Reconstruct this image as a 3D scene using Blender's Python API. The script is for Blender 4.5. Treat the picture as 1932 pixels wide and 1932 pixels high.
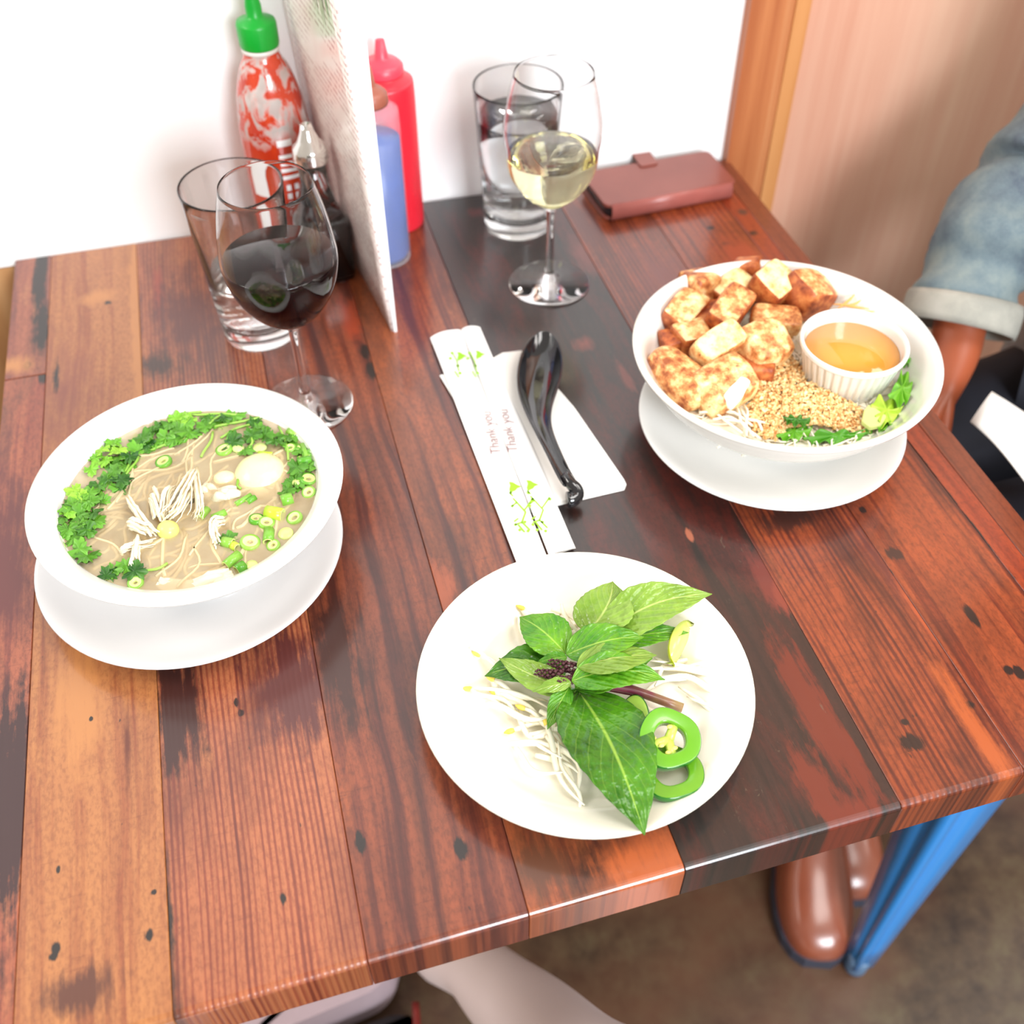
import bpy, bmesh, math, random
import numpy as np
from mathutils import Vector, Matrix
random.seed(7); rng = np.random.RandomState(7)
sc = bpy.context.scene
for o in list(bpy.data.objects): bpy.data.objects.remove(o)
PI = math.pi
# ------------------------------------------------------------------ camera
T = 0.75                       # height of the table top
FPX, PITCH, ROLL, YAW = 1988.5, math.radians(46.9225), math.radians(-.4195), math.radians(14.8288)
CAM = np.array([0, 0, T + .564])
fw = np.array([math.sin(YAW)*math.cos(PITCH), math.cos(YAW)*math.cos(PITCH), -math.sin(PITCH)])
_r = np.array([math.cos(YAW), -math.sin(YAW), 0]); _u = np.cross(_r, fw)
RT = math.cos(ROLL)*_r + math.sin(ROLL)*_u; UP = -math.sin(ROLL)*_r + math.cos(ROLL)*_u
cd = bpy.data.cameras.new('camera'); cam = bpy.data.objects.new('camera', cd); sc.collection.objects.link(cam)
cd.sensor_width = 36; cd.lens = FPX/1932*36; cd.clip_start = .02
cam.matrix_world = Matrix(((RT[0], UP[0], -fw[0], CAM[0]), (RT[1], UP[1], -fw[1], CAM[1]), (RT[2], UP[2], -fw[2], CAM[2]), (0, 0, 0, 1)))
cd.dof.use_dof = True; cd.dof.focus_distance = .66; cd.dof.aperture_fstop = 5.6
sc.camera = cam
# ------------------------------------------------------------------ world, lamps, exposure
w = bpy.data.worlds.new('world'); sc.world = w; w.use_nodes = True
w.node_tree.nodes['Background'].inputs[0].default_value = (1.0, .90, .78, 1)
w.node_tree.nodes['Background'].inputs[1].default_value = .56
def area(name, loc, target, size, power, col):
    l = bpy.data.lights.new(name, 'AREA'); l.shape = 'RECTANGLE'; l.size, l.size_y = size; l.energy = power; l.color = col
    o = bpy.data.objects.new(name, l); sc.collection.objects.link(o); o.location = loc
    o.rotation_euler = (Vector(target)-Vector(loc)).to_track_quat('-Z', 'Y').to_euler(); return o
area('window_light', (.62, -2.0, 1.85), (.2, .85, .75), (.9, .9), 68, (.88, .94, 1))
area('ceiling_lamp_light', (-1.7, .55, 2.3), (.15, .55, .75), (.7, .5), 15, (1, .95, .88))
area('added_overhead_fill', (.80, -.25, 2.5), (.62, .75, .7), (.8, .8), 17, (1, .97, .93))  # added fill, no real lamp: brightens the right wall boards and the near leg
area('added_right_fill', (1.95, .15, 2.2), (.75, .95, .75), (.8, .8), 16, (1, .95, .9))  # added fill from the right, not a window: lifts the panel behind the person
vs = sc.view_settings; vs.view_transform = 'Standard'; vs.look = 'None'; vs.gamma = 1; vs.use_curve_mapping = False; vs.exposure = .35
cy = sc.cycles; cy.use_denoising = True; cy.max_bounces = 20; cy.transmission_bounces = 18; cy.transparent_max_bounces = 16
cy.sample_clamp_indirect = 8; cy.blur_glossy = .4
# ------------------------------------------------------------------ helpers
def ray(u, v): return fw + (u-966)/FPX*RT - (v-966)/FPX*UP
def at(u, v, h=0.):
    "table point seen at photo pixel (u,v), h above the table top (world coordinates)"
    d = ray(u, v); return CAM + d*(T+h-CAM[2])/d[2]
def aty(u, v, y): d = ray(u, v); return CAM + d*y/d[1]
def atx(u, v, x): d = ray(u, v); return CAM + d*x/d[0]
def S(c, k=1.):
    "sRGB 0-255 -> linear rgba"
    kk = k if hasattr(k, '__len__') else (k, k, k)
    r = [((x/255)/12.92 if x/255 <= .04045 else ((x/255+.055)/1.055)**2.4)*q for x, q in zip(c[:3], kk)]
    return (r[0], r[1], r[2], 1)
def tag(o, label=None, cat=None, group=None, kind=None):
    if label: o['label'] = label
    if cat: o['category'] = cat
    if group: o['group'] = group
    if kind: o['kind'] = kind
    return o
def root(name, loc, label, cat, group=None):
    o = bpy.data.objects.new(name, None); sc.collection.objects.link(o); o.location = loc; o.empty_display_size = .02
    return tag(o, label, cat, group)
def wloc(o):
    v = Vector(o.location)
    while o.parent: o = o.parent; v += Vector(o.location)
    return v
def mk(name, V, F, mat, parent=None, org=None, smooth=True, mi=None):
    V = np.asarray(V, float)
    if org is None: org = np.array([V[:, 0].mean(), V[:, 1].mean(), V[:, 2].min()])
    me = bpy.data.meshes.new(name); me.from_pydata([tuple(p) for p in (V-np.asarray(org, float))], [], [tuple(int(i) for i in f) for f in F])
    mats = mat if isinstance(mat, (list, tuple)) else [mat]
    for m in mats: me.materials.append(m)
    if smooth: me.polygons.foreach_set('use_smooth', [True]*len(me.polygons))
    if mi is not None: me.polygons.foreach_set('material_index', [int(i) for i in mi])
    me.update()
    o = bpy.data.objects.new(name, me); sc.collection.objects.link(o)
    if parent is not None:
        o.parent = parent; o.location = Vector(org)-wloc(parent)
    else: o.location = org
    return o
def subsurf(o, n=1, simple=False):
    m = o.modifiers.new('s', 'SUBSURF'); m.levels = m.render_levels = n
    if simple: m.subdivision_type = 'SIMPLE'
    return o
def bevel(o, wd, seg=2, ang=.6):
    m = o.modifiers.new('b', 'BEVEL'); m.width = wd; m.segments = seg; m.limit_method = 'ANGLE'; m.angle_limit = ang; return o
def solid(o, th, off=-1):
    m = o.modifiers.new('t', 'SOLIDIFY'); m.thickness = th; m.offset = off; return o
def frame(n, c):
    "orthonormal frame matrix (columns x,y,n) and centre"
    n = np.asarray(n, float); n /= np.linalg.norm(n); x = np.cross([0, 1, 0], n); x /= np.linalg.norm(x); y = np.cross(n, x)
    return np.stack([x, y, n], 1), np.asarray(c, float)
def lathe(prof, c, seg=64, M=None, closed=False, flute=None):
    "prof: [(r,z)] revolved about the axis at c; returns V,F"
    V = []; F = []; P = list(prof)
    for i, (r, z) in enumerate(P):
        for k in range(seg):
            a = 2*PI*k/seg; rr = r*(1+(flute(a, z) if flute else 0)); p = np.array([rr*math.cos(a), rr*math.sin(a), z])
            V.append((M@p if M is not None else p)+c)
    n = len(P); rg = range(n if closed else n-1)
    for i in rg:
        j = (i+1) % n
        for k in range(seg):
            k2 = (k+1) % seg; F.append((i*seg+k, i*seg+k2, j*seg+k2, j*seg+k))
    if not closed:
        if P[0][0] > 1e-5: F.append(tuple(range(seg-1, -1, -1)))
        if P[-1][0] > 1e-5: F.append(tuple((n-1)*seg+k for k in range(seg)))
    return np.array(V), F
def smoothprof(pts, n=6):
    "Catmull-Rom through profile points"
    P = np.array(pts, float); P = np.vstack([2*P[0]-P[1], P, 2*P[-1]-P[-2]]); out = []
    for i in range(1, len(P)-2):
        for k in range(n):
            t = k/n; out.append(.5*((2*P[i])+(-P[i-1]+P[i+1])*t+(2*P[i-1]-5*P[i]+4*P[i+1]-P[i+2])*t*t+(-P[i-1]+3*P[i]-3*P[i+1]+P[i+2])*t**3))
    out.append(P[-2]); return np.array(out)
def tube(path, rad, seg=8, flat=1., cap=True):
    path = np.asarray(path, float); n = len(path); rad = np.broadcast_to(rad, (n,)); V = []; F = []
    up = np.array([0, 0, 1.])
    for i in range(n):
        t = path[min(i+1, n-1)]-path[max(i-1, 0)]; t = t/(np.linalg.norm(t)+1e-12)
        if abs(t@up) > .95: up = np.array([0, 1., 0])
        s = np.cross(t, up); s /= np.linalg.norm(s); q = np.cross(s, t)
        for k in range(seg):
            a = 2*PI*k/seg; V.append(path[i]+rad[i]*(math.cos(a)*s+math.sin(a)*q*flat))
    for i in range(n-1):
        for k in range(seg):
            k2 = (k+1) % seg; F.append((i*seg+k, i*seg+k2, (i+1)*seg+k2, (i+1)*seg+k))
    if cap: F += [tuple(range(seg-1, -1, -1)), tuple((n-1)*seg+k for k in range(seg))]
    return np.array(V), F
def join(parts):
    V = []; F = []; o = 0
    for v, f in parts:
        V.append(v); F += [tuple(i+o for i in q) for q in f]; o += len(v)
    return np.vstack(V), F
def box(x0, x1, y0, y1, z0, z1):
    V = [(x, y, z) for z in (z0, z1) for y in (y0, y1) for x in (x0, x1)]
    return np.array(V, float), [(0, 2, 3, 1), (4, 5, 7, 6), (0, 1, 5, 4), (2, 6, 7, 3), (0, 4, 6, 2), (1, 3, 7, 5)]
def prism(poly, z0, z1):
    n = len(poly); V = [(p[0], p[1], z0) for p in poly]+[(p[0], p[1], z1) for p in poly]
    return np.array(V, float), [tuple(range(n-1, -1, -1)), tuple(range(n, 2*n))]+[(i, (i+1) % n, n+(i+1) % n, n+i) for i in range(n)]
# ---- node materials
class N:
    def __init__(s, name):
        s.m = bpy.data.materials.new(name); s.m.use_nodes = True; s.t = s.m.node_tree; s.b = s.t.nodes['Principled BSDF']; s.out = s.t.nodes['Material Output']
        s.co = None
    def n(s, typ, **kw):
        x = s.t.nodes.new(typ)
        for k, v in kw.items(): setattr(x, k, v)
        return x
    def l(s, a, b): s.t.links.new(a, b)
    def val(s, sock, v):
        if isinstance(v, bpy.types.NodeSocket): s.l(v, sock)
        else: sock.default_value = v
    def obj(s):
        if s.co is None: s.co = s.n('ShaderNodeTexCoord').outputs['Object']
        return s.co
    def xyz(s, v=None):
        x = s.n('ShaderNodeSeparateXYZ'); s.l(v or s.obj(), x.inputs[0]); return x.outputs
    def cmb(s, x, y, z):
        c = s.n('ShaderNodeCombineXYZ')
        for i, v in enumerate((x, y, z)): s.val(c.inputs[i], v)
        return c.outputs[0]
    def ma(s, op, a, b=0., c=0., clamp=False):
        m = s.n('ShaderNodeMath', operation=op, use_clamp=clamp)
        for i, v in enumerate((a, b, c)): s.val(m.inputs[i], v)
        return m.outputs[0]
    def noise(s, scale, detail=3, rough=.55, vec=None, dist=0., off=None):
        x = s.n('ShaderNodeTexNoise'); v = vec or s.obj()
        if off is not None:
            a = s.n('ShaderNodeVectorMath', operation='ADD'); s.l(v, a.inputs[0]); a.inputs[1].default_value = off; v = a.outputs[0]
        s.l(v, x.inputs['Vector']); x.inputs['Scale'].default_value = scale; x.inputs['Detail'].default_value = detail
        x.inputs['Roughness'].default_value = rough; x.inputs['Distortion'].default_value = dist; return x.outputs[0]
    def ramp(s, fac, stops):
        r = s.n('ShaderNodeValToRGB'); s.l(fac, r.inputs[0]); e = r.color_ramp.elements
        while len(e) < len(stops): e.new(.5)
        for i, (p, c) in enumerate(stops):
            e[i].position = p; e[i].color = c if hasattr(c, '__len__') else (c, c, c, 1)
        return r.outputs[0]
    def mix(s, fac, a, b, mode='MIX'):
        m = s.n('ShaderNodeMix', data_type='RGBA', blend_type=mode, clamp_factor=True); s.val(m.inputs[0], fac)
        s.val(m.inputs[6], a); s.val(m.inputs[7], b); return m.outputs[2]
    def bump(s, h, strength=.3, dist=.001):
        b = s.n('ShaderNodeBump'); b.inputs['Strength'].default_value = strength; b.inputs['Distance'].default_value = dist; s.l(h, b.inputs['Height']); s.l(b.outputs[0], s.b.inputs['Normal'])
    def set(s, **kw):
        for k, v in kw.items(): s.val(s.b.inputs[k.replace('_', ' ')], v)
        return s
def simple(name, col, rough=.5, var=0., vscale=30, **kw):
    m = N(name); c = col if len(col) == 4 else (*col, 1)
    if var:
        n = m.noise(vscale, 4); c = m.mix(n, tuple(x*(1-var) for x in c[:3])+(1,), tuple(min(1, x*(1+var)) for x in c[:3])+(1,))
    m.set(Base_Color=c, Roughness=rough, **kw); return m.m
# ------------------------------------------------------------------ wood
def wood(name, dark, mid, light, period=.004, ringk=.6, wob=.006, seed=0., stain=(.62, .75, S((70, 35, 28), .8)), pale=(.66, .74, S((215, 145, 90), .8)), patches=(), rough=.3, reg=.35, scr=False):
    m = N(name); x, y, z = m.xyz(); px = m.cmb(m.ma('MULTIPLY', x, 9.), m.ma('MULTIPLY', y, 2.6), seed)
    low = m.noise(1., 2, .5, px); x2 = m.ma('ADD', x, m.ma('MULTIPLY', m.ma('SUBTRACT', low, .5), wob*6))
    low2 = m.noise(1., 2, .5, m.cmb(m.ma('MULTIPLY', x, 60.), m.ma('MULTIPLY', y, 14.), seed+3.)); x2 = m.ma('ADD', x2, m.ma('MULTIPLY', m.ma('SUBTRACT', low2, .5), wob*.45))
    sn = m.ma('ADD', m.ma('MULTIPLY', m.ma('SINE', m.ma('MULTIPLY', x2, 2*PI/period)), .5), .5)
    amp = m.noise(1., 3, .6, m.cmb(m.ma('MULTIPLY', x, 45.), m.ma('MULTIPLY', y, 9.), seed+5.)); irr = m.noise(1., 2, .5, m.cmb(m.ma('MULTIPLY', x2, 1.15/period), m.ma('MULTIPLY', y, 2.2), seed+41.)); irr = m.ramp(irr, [(.34, 0.), (.66, 1.)])
    sn = m.ma('MULTIPLY', m.ma('ADD', m.ma('MULTIPLY', m.ma('POWER', sn, 1.4), reg), m.ma('MULTIPLY', irr, 1.05-reg)), m.ma('ADD', m.ma('MULTIPLY', amp, 1.1), .45))
    streak = m.noise(1., 4, .6, m.cmb(m.ma('MULTIPLY', x2, 260.), m.ma('MULTIPLY', y, 7.), m.ma('ADD', m.ma('MULTIPLY', z, 8.), seed+7.)))
    streak2 = m.noise(1., 3, .6, m.cmb(m.ma('MULTIPLY', x2, 70.), m.ma('MULTIPLY', y, 3.), seed+17.))
    f = m.ma('ADD', m.ma('MULTIPLY', sn, ringk*.55), m.ma('ADD', m.ma('MULTIPLY', streak, .55), m.ma('MULTIPLY', streak2, 1.0-ringk*.55-.15)))
    col = m.ramp(f, [(.39, dark), (.55, mid), (.74, light)])
    bl = m.noise(1., 8, .66, m.cmb(m.ma('MULTIPLY', x2, 30.), m.ma('MULTIPLY', y, 7.), seed+31.), dist=.5)
    col = m.mix(m.ma('MULTIPLY', m.ramp(bl, [(stain[0]-.12, 0.), (stain[1], 1.)]), .85), col, stain[2])
    bp = m.noise(1., 8, .64, m.cmb(m.ma('MULTIPLY', x, 34.), m.ma('MULTIPLY', y, 6.), seed+51.), dist=.4)
    col = m.mix(m.ma('MULTIPLY', m.ramp(bp, [(pale[0]-.06, 0.), (pale[1], 1.)]), .75), col, pale[2])
    wn = m.noise(1., 7, .7, m.cmb(m.ma('MULTIPLY', x, 90.), m.ma('MULTIPLY', y, 32.), seed+71.))
    fine = m.noise(1., 3, .7, m.cmb(m.ma('MULTIPLY', x, 420.), m.ma('MULTIPLY', y, 190.), seed+61.)); col = m.mix(m.ramp(fine, [(.36, .38), (.56, 0.)]), col, dark)
    cross = m.noise(1., 4, .7, m.cmb(m.ma('MULTIPLY', x, 22.), m.ma('MULTIPLY', y, 300.), seed+66.)); col = m.mix(m.ramp(cross, [(.60, 0.), (.72, .34)]), col, dark)
    spk = m.noise(1., 2, .5, m.cmb(m.ma('MULTIPLY', x, 210.), m.ma('MULTIPLY', y, 100.), seed+91.))
    col = m.mix(m.ma('MULTIPLY', m.ramp(spk, [(.74, 0.), (.79, 1.)]), .8), col, S((50, 28, 22), .8))
    for (cx, cyy, rx, ry, c, k) in patches:
        if max(rx, ry) < .015: rx *= .8; ry *= .8
        dx = m.ma('DIVIDE', m.ma('SUBTRACT', x, cx), rx); dy = m.ma('DIVIDE', m.ma('SUBTRACT', y, cyy), ry)
        d = m.ma('SQRT', m.ma('ADD', m.ma('MULTIPLY', dx, dx), m.ma('MULTIPLY', dy, dy)))
        d = m.ma('ADD', d, m.ma('MULTIPLY', m.ma('SUBTRACT', wn, .5), 2.6))
        d = m.ma('ADD', d, m.ma('MULTIPLY', m.ma('SUBTRACT', streak, .5), 1.6))
        col = m.mix(m.ma('MULTIPLY', m.ma('SUBTRACT', 1.25, d), k*2.2, clamp=False), col, c)
    if scr:
        sn_ = m.noise(1., 3, .7, m.cmb(m.ma('MULTIPLY', x, 260.), m.ma('MULTIPLY', y, 110.), seed+81.), dist=.8); big = m.noise(16., 2, off=(1, 2, 3)); col = m.mix(m.ma('MULTIPLY', m.ramp(sn_, [(.66, 0.), (.72, .55)]), m.ramp(big, [(.46, 0.), (.6, 1.)])), col, S((120, 108, 96), K))
    m.set(Base_Color=col, Roughness=m.ma('ADD', m.ma('MULTIPLY', streak, .16), rough-.06), Coat_Weight=.65, Coat_Roughness=.14, Coat_IOR=1.5)
    m.bump(m.ma('ADD', m.ma('MULTIPLY', sn, ringk), m.ma('MULTIPLY', streak, .8)), .22, .0006)
    return m.m
K = (.60, .565, .50)
BLK = S((38, 26, 24), K); DK = S((72, 34, 26), K); RED = S((150, 62, 40), K); ORG = S((196, 98, 52), K); TAN = S((222, 152, 92), K); PNK = S((170, 96, 78), K)
def pp(u, v, rx, ry, c, k=1.): p = at(u, v); return (p[0], p[1], rx, ry, c, k)
XS = [-.2335, -.2003, -.1222, -.0222, .0662, .157, .2922, .374, .4525, .4705, .4905]
woods = {
 'a1': wood('wood_red_brown', S((110, 50, 44), K), S((150, 78, 66), K), S((188, 110, 84), K), .011, .2, .004, 1.3, patches=[pp(75, 530, .006, .06, BLK, .8), pp(80, 620, .007, .05, BLK, .7), pp(52, 688, .0045, .006, BLK), pp(20, 690, .03, .012, TAN, .4)]),
 'a2': wood('wood_brick_red', S((90, 34, 34), K), S((160, 72, 58), K), S((196, 110, 80), K), .012, .2, .004, 2.7, patches=[pp(80, 710, .004, .012, BLK), pp(12, 1500, .03, .09, S((66, 30, 34), K), .8), pp(5, 1050, .02, .1, S((120, 50, 50), K), .6)]),
 'b': wood('wood_tan_scuffed', S((126, 66, 44), K), S((174, 98, 62), K), S((208, 138, 86), K), .009, .25, .005, 3.1, stain=(.64, .86, S((135, 72, 52), K)), pale=(.60, .68, TAN),
   patches=[pp(255, 520, .006, .09, TAN, .8), pp(258, 640, .005, .09, TAN, .8), pp(150, 1330, .015, .05, TAN, .6), pp(190, 560, .02, .012, TAN, .5), pp(120, 760, .03, .1, S((160, 88, 70), K), .3), pp(105, 1790, .003, .004, BLK), pp(100, 1805, .003, .003, BLK), pp(290, 1683, .002, .002, BLK), pp(281, 1765, .003, .004, BLK), pp(110, 1640, .0015, .003, BLK), pp(172, 1356, .0015, .002, BLK), pp(150, 1870, .022, .012, S((110, 62, 46), K), .6), pp(203, 571, .0035, .004, BLK), pp(105, 705, .003, .02, BLK, .8), pp(240, 1400, .002, .03, S((120, 56, 34), K), .5)]),
 'c': wood('wood_fine_stripes', S((122, 52, 40), K), S((172, 88, 62), K), S((206, 126, 86), K), .0034, .95, .0025, 4.9, reg=.75, stain=(.58, .76, S((104, 48, 40), K)), pale=(.64, .74, S((214, 140, 88), K)),
   patches=[pp(330, 1330, .016, .05, S((70, 30, 26), K), .8), pp(315, 1750, .005, .02, BLK, .7), pp(312, 1680, .003, .03, BLK, .6), pp(320, 1900, .005, .03, S((90, 50, 40), K), .6), pp(445, 1325, .0016, .004, BLK), pp(455, 1345, .002, .003, BLK), pp(560, 1290, .03, .045, S((105, 48, 46), K), .7), pp(300, 560, .005, .045, S((200, 88, 62), K), .7), pp(350, 600, .04, .08, S((118, 62, 58), K), .5), pp(300, 690, .02, .02, S((80, 50, 42), K), .5), pp(535, 1695, .002, .004, BLK)]),
 'd': wood('wood_wide_grain', S((74, 30, 25), K), S((114, 50, 38), K), S((166, 86, 56), K), .0125, .75, .0075, 6.2, stain=(.56, .74, S((58, 30, 27), K)), pale=(.68, .76, S((205, 112, 62), K)),
   patches=[pp(870, 1600, .004, .007, BLK), pp(680, 1590, .003, .008, BLK), pp(700, 700, .007, .014, BLK, .9), pp(690, 660, .006, .014, BLK, .8), pp(740, 760, .006, .03, S((200, 96, 50), K), .8), pp(660, 600, .012, .03, S((190, 80, 45), K), .6), pp(850, 950, .012, .09, S((92, 52, 50), K), .6), pp(640, 1230, .02, .06, DK, .6)]),
 'e': wood('wood_wide_grain_orange', S((78, 32, 25), K), S((122, 54, 38), K), S((182, 98, 58), K), .0105, .75, .006, 6.2, stain=(.56, .74, S((60, 30, 24), K)), pale=(.66, .74, S((214, 128, 72), K)),
   patches=[pp(830, 1130, .01, .03, S((200, 104, 64), K), .8), pp(850, 470, .02, .12, S((96, 44, 36), K), .6), pp(1130, 1640, .02, .014, BLK, .45), pp(1230, 1640, .03, .02, S((210, 110, 60), K), .5), pp(1020, 1640, .016, .02, S((110, 66, 46), K), .6)]),
 'f': wood('wood_charred', S((16, 12, 12), K), S((30, 21, 19), K), S((56, 33, 28), K), .010, .2, .006, 8.4, stain=(.60, .7, S((22, 17, 17), K)), pale=(.53, .60, S((100, 32, 22), K)),
   patches=[pp(1530, 1330, .010, .05, S((124, 46, 27), K), .8), pp(1600, 1420, .006, .06, S((124, 46, 27), K), .7), pp(1545, 1490, .009, .035, S((124, 46, 27), K), .8), pp(1560, 1590, .02, .006, S((124, 46, 27), K), .7), pp(1440, 1090, .006, .03, S((128, 50, 40), K), .7), pp(1475, 1130, .005, .014, S((150, 64, 48), K), .7), pp(1300, 1010, .003, .007, S((190, 110, 84), K), .8), pp(1180, 710, .004, .018, S((150, 70, 58), K), .7), pp(1100, 650, .012, .012, S((150, 72, 60), K), .4), pp(900, 400, .01, .012, S((120, 50, 50), K), .5), pp(1110, 480, .018, .03, S((130, 66, 60), K), .4), pp(1440, 880, .01, .03, S((100, 40, 30), K), .5), pp(1620, 1535, .02, .012, S((128, 48, 30), K), .5)], rough=.34, scr=True),
 'g': wood('wood_orange_red_stripes', S((66, 24, 18), K), S((124, 50, 32), K), S((176, 84, 46), K), .0042, .8, .0025, 10.5, reg=.6, stain=(.55, .70, S((58, 24, 18), K)), pale=(.66, .76, S((206, 110, 58), K)),
   patches=[pp(1720, 1400, .0075, .007, BLK), pp(1708, 1362, .003, .003, BLK), pp(1830, 1330, .004, .004, BLK), pp(1640, 1480, .004, .006, S((60, 30, 22), K), .8), pp(1700, 1070, .018, .05, S((112, 48, 42), K), .5), pp(1490, 980, .02, .012, S((84, 42, 32), K), .7), pp(1250, 520, .03, .05, S((140, 66, 58), K), .4), pp(1100, 420, .016, .04, S((110, 50, 40), K), .5), pp(1310, 480, .012, .012, S((70, 62, 66), K), .8), pp(1740, 1150, .007, .03, S((196, 92, 50), K), .6), pp(1850, 1390, .007, .05, S((204, 104, 54), K), .6)]),
 'h': wood('wood_orange_red_knots', S((76, 27, 18), K), S((142, 58, 32), K), S((188, 90, 48), K), .0062, .7, .004, 12.1, stain=(.57, .72, S((62, 27, 19), K)), pale=(.68, .78, S((212, 116, 62), K)),
   patches=[pp(1835, 1165, .004, .011, BLK), pp(1903, 1265, .003, .004, BLK), pp(1925, 1270, .004, .006, BLK), pp(1738, 1194, .0055, .005, BLK), pp(1675, 1080, .004, .006, BLK, .9), pp(1690, 1045, .0075, .007, S((60, 34, 30), K), .9), pp(1628, 962, .003, .004, BLK), pp(1712, 1240, .002, .012, BLK, .6), pp(1880, 1400, .006, .012, DK, .8), pp(1340, 430, .004, .004, BLK), pp(1370, 460, .006, .005, S((70, 50, 48), K), .9), pp(1400, 480, .02, .03, S((190, 84, 54), K), .6)]),
 'i': wood('wood_red_cracked', S((90, 30, 18), K), S((152, 56, 30), K), S((184, 76, 38), K), .008, .4, .004, 13.9, stain=(.66, .84, S((70, 34, 26), K)), pale=(.7, .8, S((210, 104, 54), K)), patches=[pp(1765, 905, .0026, .07, BLK), pp(1840, 1000, .0022, .05, BLK), pp(1420, 440, .006, .006, BLK, .8), pp(1400, 400, .006, .008, S((90, 60, 52), K), .8)]),
 'j': wood('wood_reddish_trim', S((90, 38, 24), K), S((128, 58, 34), K), S((152, 74, 44), K), .0034, .5, .002, 15.3, stain=(.7, .88, S((80, 40, 30), K)), pale=(.8, .9, S((170, 84, 50), K))),
}
TH_ = .034
def yf(x): return .2162+.0105*(x+.12)/.6        # the front edge runs very slightly askew
def yb(x): return .9490-.0045*(x+.23)/.72
table = root('dining_table', (.13, .58, 0), 'reclaimed wood plank dining table with a worn glossy finish against the white wall', 'table')
G = .00012
def plank(x0, x1, key, y0=None, y1=None, grad=14):
    a0 = yf(x0) if y0 is None else y0; a1 = yf(x1) if y0 is None else y0; b0 = yb(x0) if y1 is None else y1; b1 = yb(x1) if y1 is None else y1
    prof = []; r = .0042 if y0 is None else .001
    ys = [(0, T-TH_+.002), (.002, T-TH_)][:1]
    x0 += G; x1 -= G; ch = .0004
    # cross-section polygon along y (front lip rounded), swept over x with small chamfers on the long edges
    def ring(x, inset):
        t = (x-x0)/(x1-x0+1e-9); f = a0+(a1-a0)*t; b = b0+(b1-b0)*t; z1 = T-inset
        P = [(f+.002, T-TH_+inset), (f+inset, T-TH_+.002+inset), (f+inset, z1-r)]
        for k in range(1, 6): an = PI/2*k/5; P.append((f+inset+r-r*math.cos(an), z1-r+r*math.sin(an)))
        P += [(b, z1), (b, T-TH_+inset)]
        return [(x, py, pz) for py, pz in P]
    R = [ring(x0, ch), ring(x0+ch, 0), ring(x1-ch, 0), ring(x1, ch)]; n = len(R[0]); V = [p for q in R for p in q]; F = []
    for i in range(3):
        for k in range(n): k2 = (k+1) % n; F.append((i*n+k, (i+1)*n+k, (i+1)*n+k2, i*n+k2))
    F += [tuple(range(n)), tuple(3*n+k for k in range(n-1, -1, -1))]
    o = mk('plank', V, F, woods[key], table, org=(0, 0, T), smooth=False); return o
yj = at(45, 712)[1]
plank(XS[0], XS[1], 'a1', y0=yj+.0007); plank(XS[0], XS[1], 'a2', y1=yj-.0007)
for i, k in enumerate('bcdefghij'): plank(XS[i+1], XS[i+2], k)
metal_dark = simple('dark_metal', (.03, .03, .03), .45, .2, Metallic=.8)
V, F = join([lathe([(.16, .0), (.16, .012), (.05, .02)], np.array([.10, .74, 0]), 48), lathe([(.04, .02), (.04, .7155)], np.array([.10, .74, 0]), 24)])
mk('pedestal', V, F, metal_dark, table)
V, F = join([box(-.15, .41, .72, .76, .70, .7155), box(.08, .12, .45, .90, .70, .7155)]); mk('cross_frame', V, F, metal_dark, table, smooth=False)
# ------------------------------------------------------------------ room
def wallpaint():
    m = N('white_wall_paint'); n = m.noise(3., 3); m.set(Base_Color=m.mix(n, (.90, .89, .88, 1), (.93, .93, .94, 1)), Roughness=.42, Specular_IOR_Level=.6); m.bump(m.noise(90., 3), .08, .001); return m.m
def panelwood(name, c1, c2, c3, seed, sx=7.):
    m = N(name); x, y, z = m.xyz(); a = m.noise(1., 4, .5, m.cmb(m.ma('MULTIPLY', x, sx*2), seed, m.ma('MULTIPLY', z, .9)), dist=.5); b = m.noise(1., 5, .6, m.cmb(m.ma('MULTIPLY', x, 90.), seed+3, m.ma('MULTIPLY', z, 3.)))
    f = m.ma('ADD', m.ma('MULTIPLY', a, .75), m.ma('MULTIPLY', b, .25)); m.set(Base_Color=m.ramp(f, [(.36, c1), (.5, c2), (.63, c3)]), Roughness=.38); m.bump(b, .08, .001); return m.m
YW = .9505
cx = aty(1362, 300, YW)[0]; cx2 = aty(1456, 380, YW-.012)[0]
def struct(name, V, F, mat, label=None, org=None):
    o = mk(name, V, F, mat, None, smooth=False, org=org); return tag(o, label, None, None, 'structure')
struct('wall_back', *box(-1.6, cx, YW, YW+.1, T-.006, 2.7), wallpaint(), 'smooth white painted wall behind the table')
wains = root('wall_wainscot', (0, YW, 0), None, None); tag(wains, 'tan wooden boards on the wall below the table top', kind='structure')
tanw = panelwood('tan_wood_boards', S((186, 130, 84), .8), S((204, 150, 100), .8), S((216, 166, 116), .8), 2.)
xx = -1.6; k = 0
while xx < cx-.01:
    x1 = min(xx+.235, cx); V, F = box(xx+.001, x1-.001, YW, YW+.09, .002, T-.007); mk('board', V, F, tanw, wains, smooth=False); xx = x1
wr = root('wall_right', (cx, YW, 0), None, None); tag(wr, 'reddish wooden wall boards to the right of the white wall', kind='structure')
pk = panelwood('pinkish_wood_panel', S((204, 148, 124), .95), S((216, 168, 144), .95), S((226, 188, 162), .95), 5., 2.2)
ob = panelwood('orange_wood_board', S((166, 90, 52), .9), S((196, 124, 78), .9), S((218, 160, 112), .9), 9., 12.)
V, F = box(cx, cx2-.016, YW-.012, YW+.08, .002, 2.7); mk('board', V, F, ob, wr, smooth=False)
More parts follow.
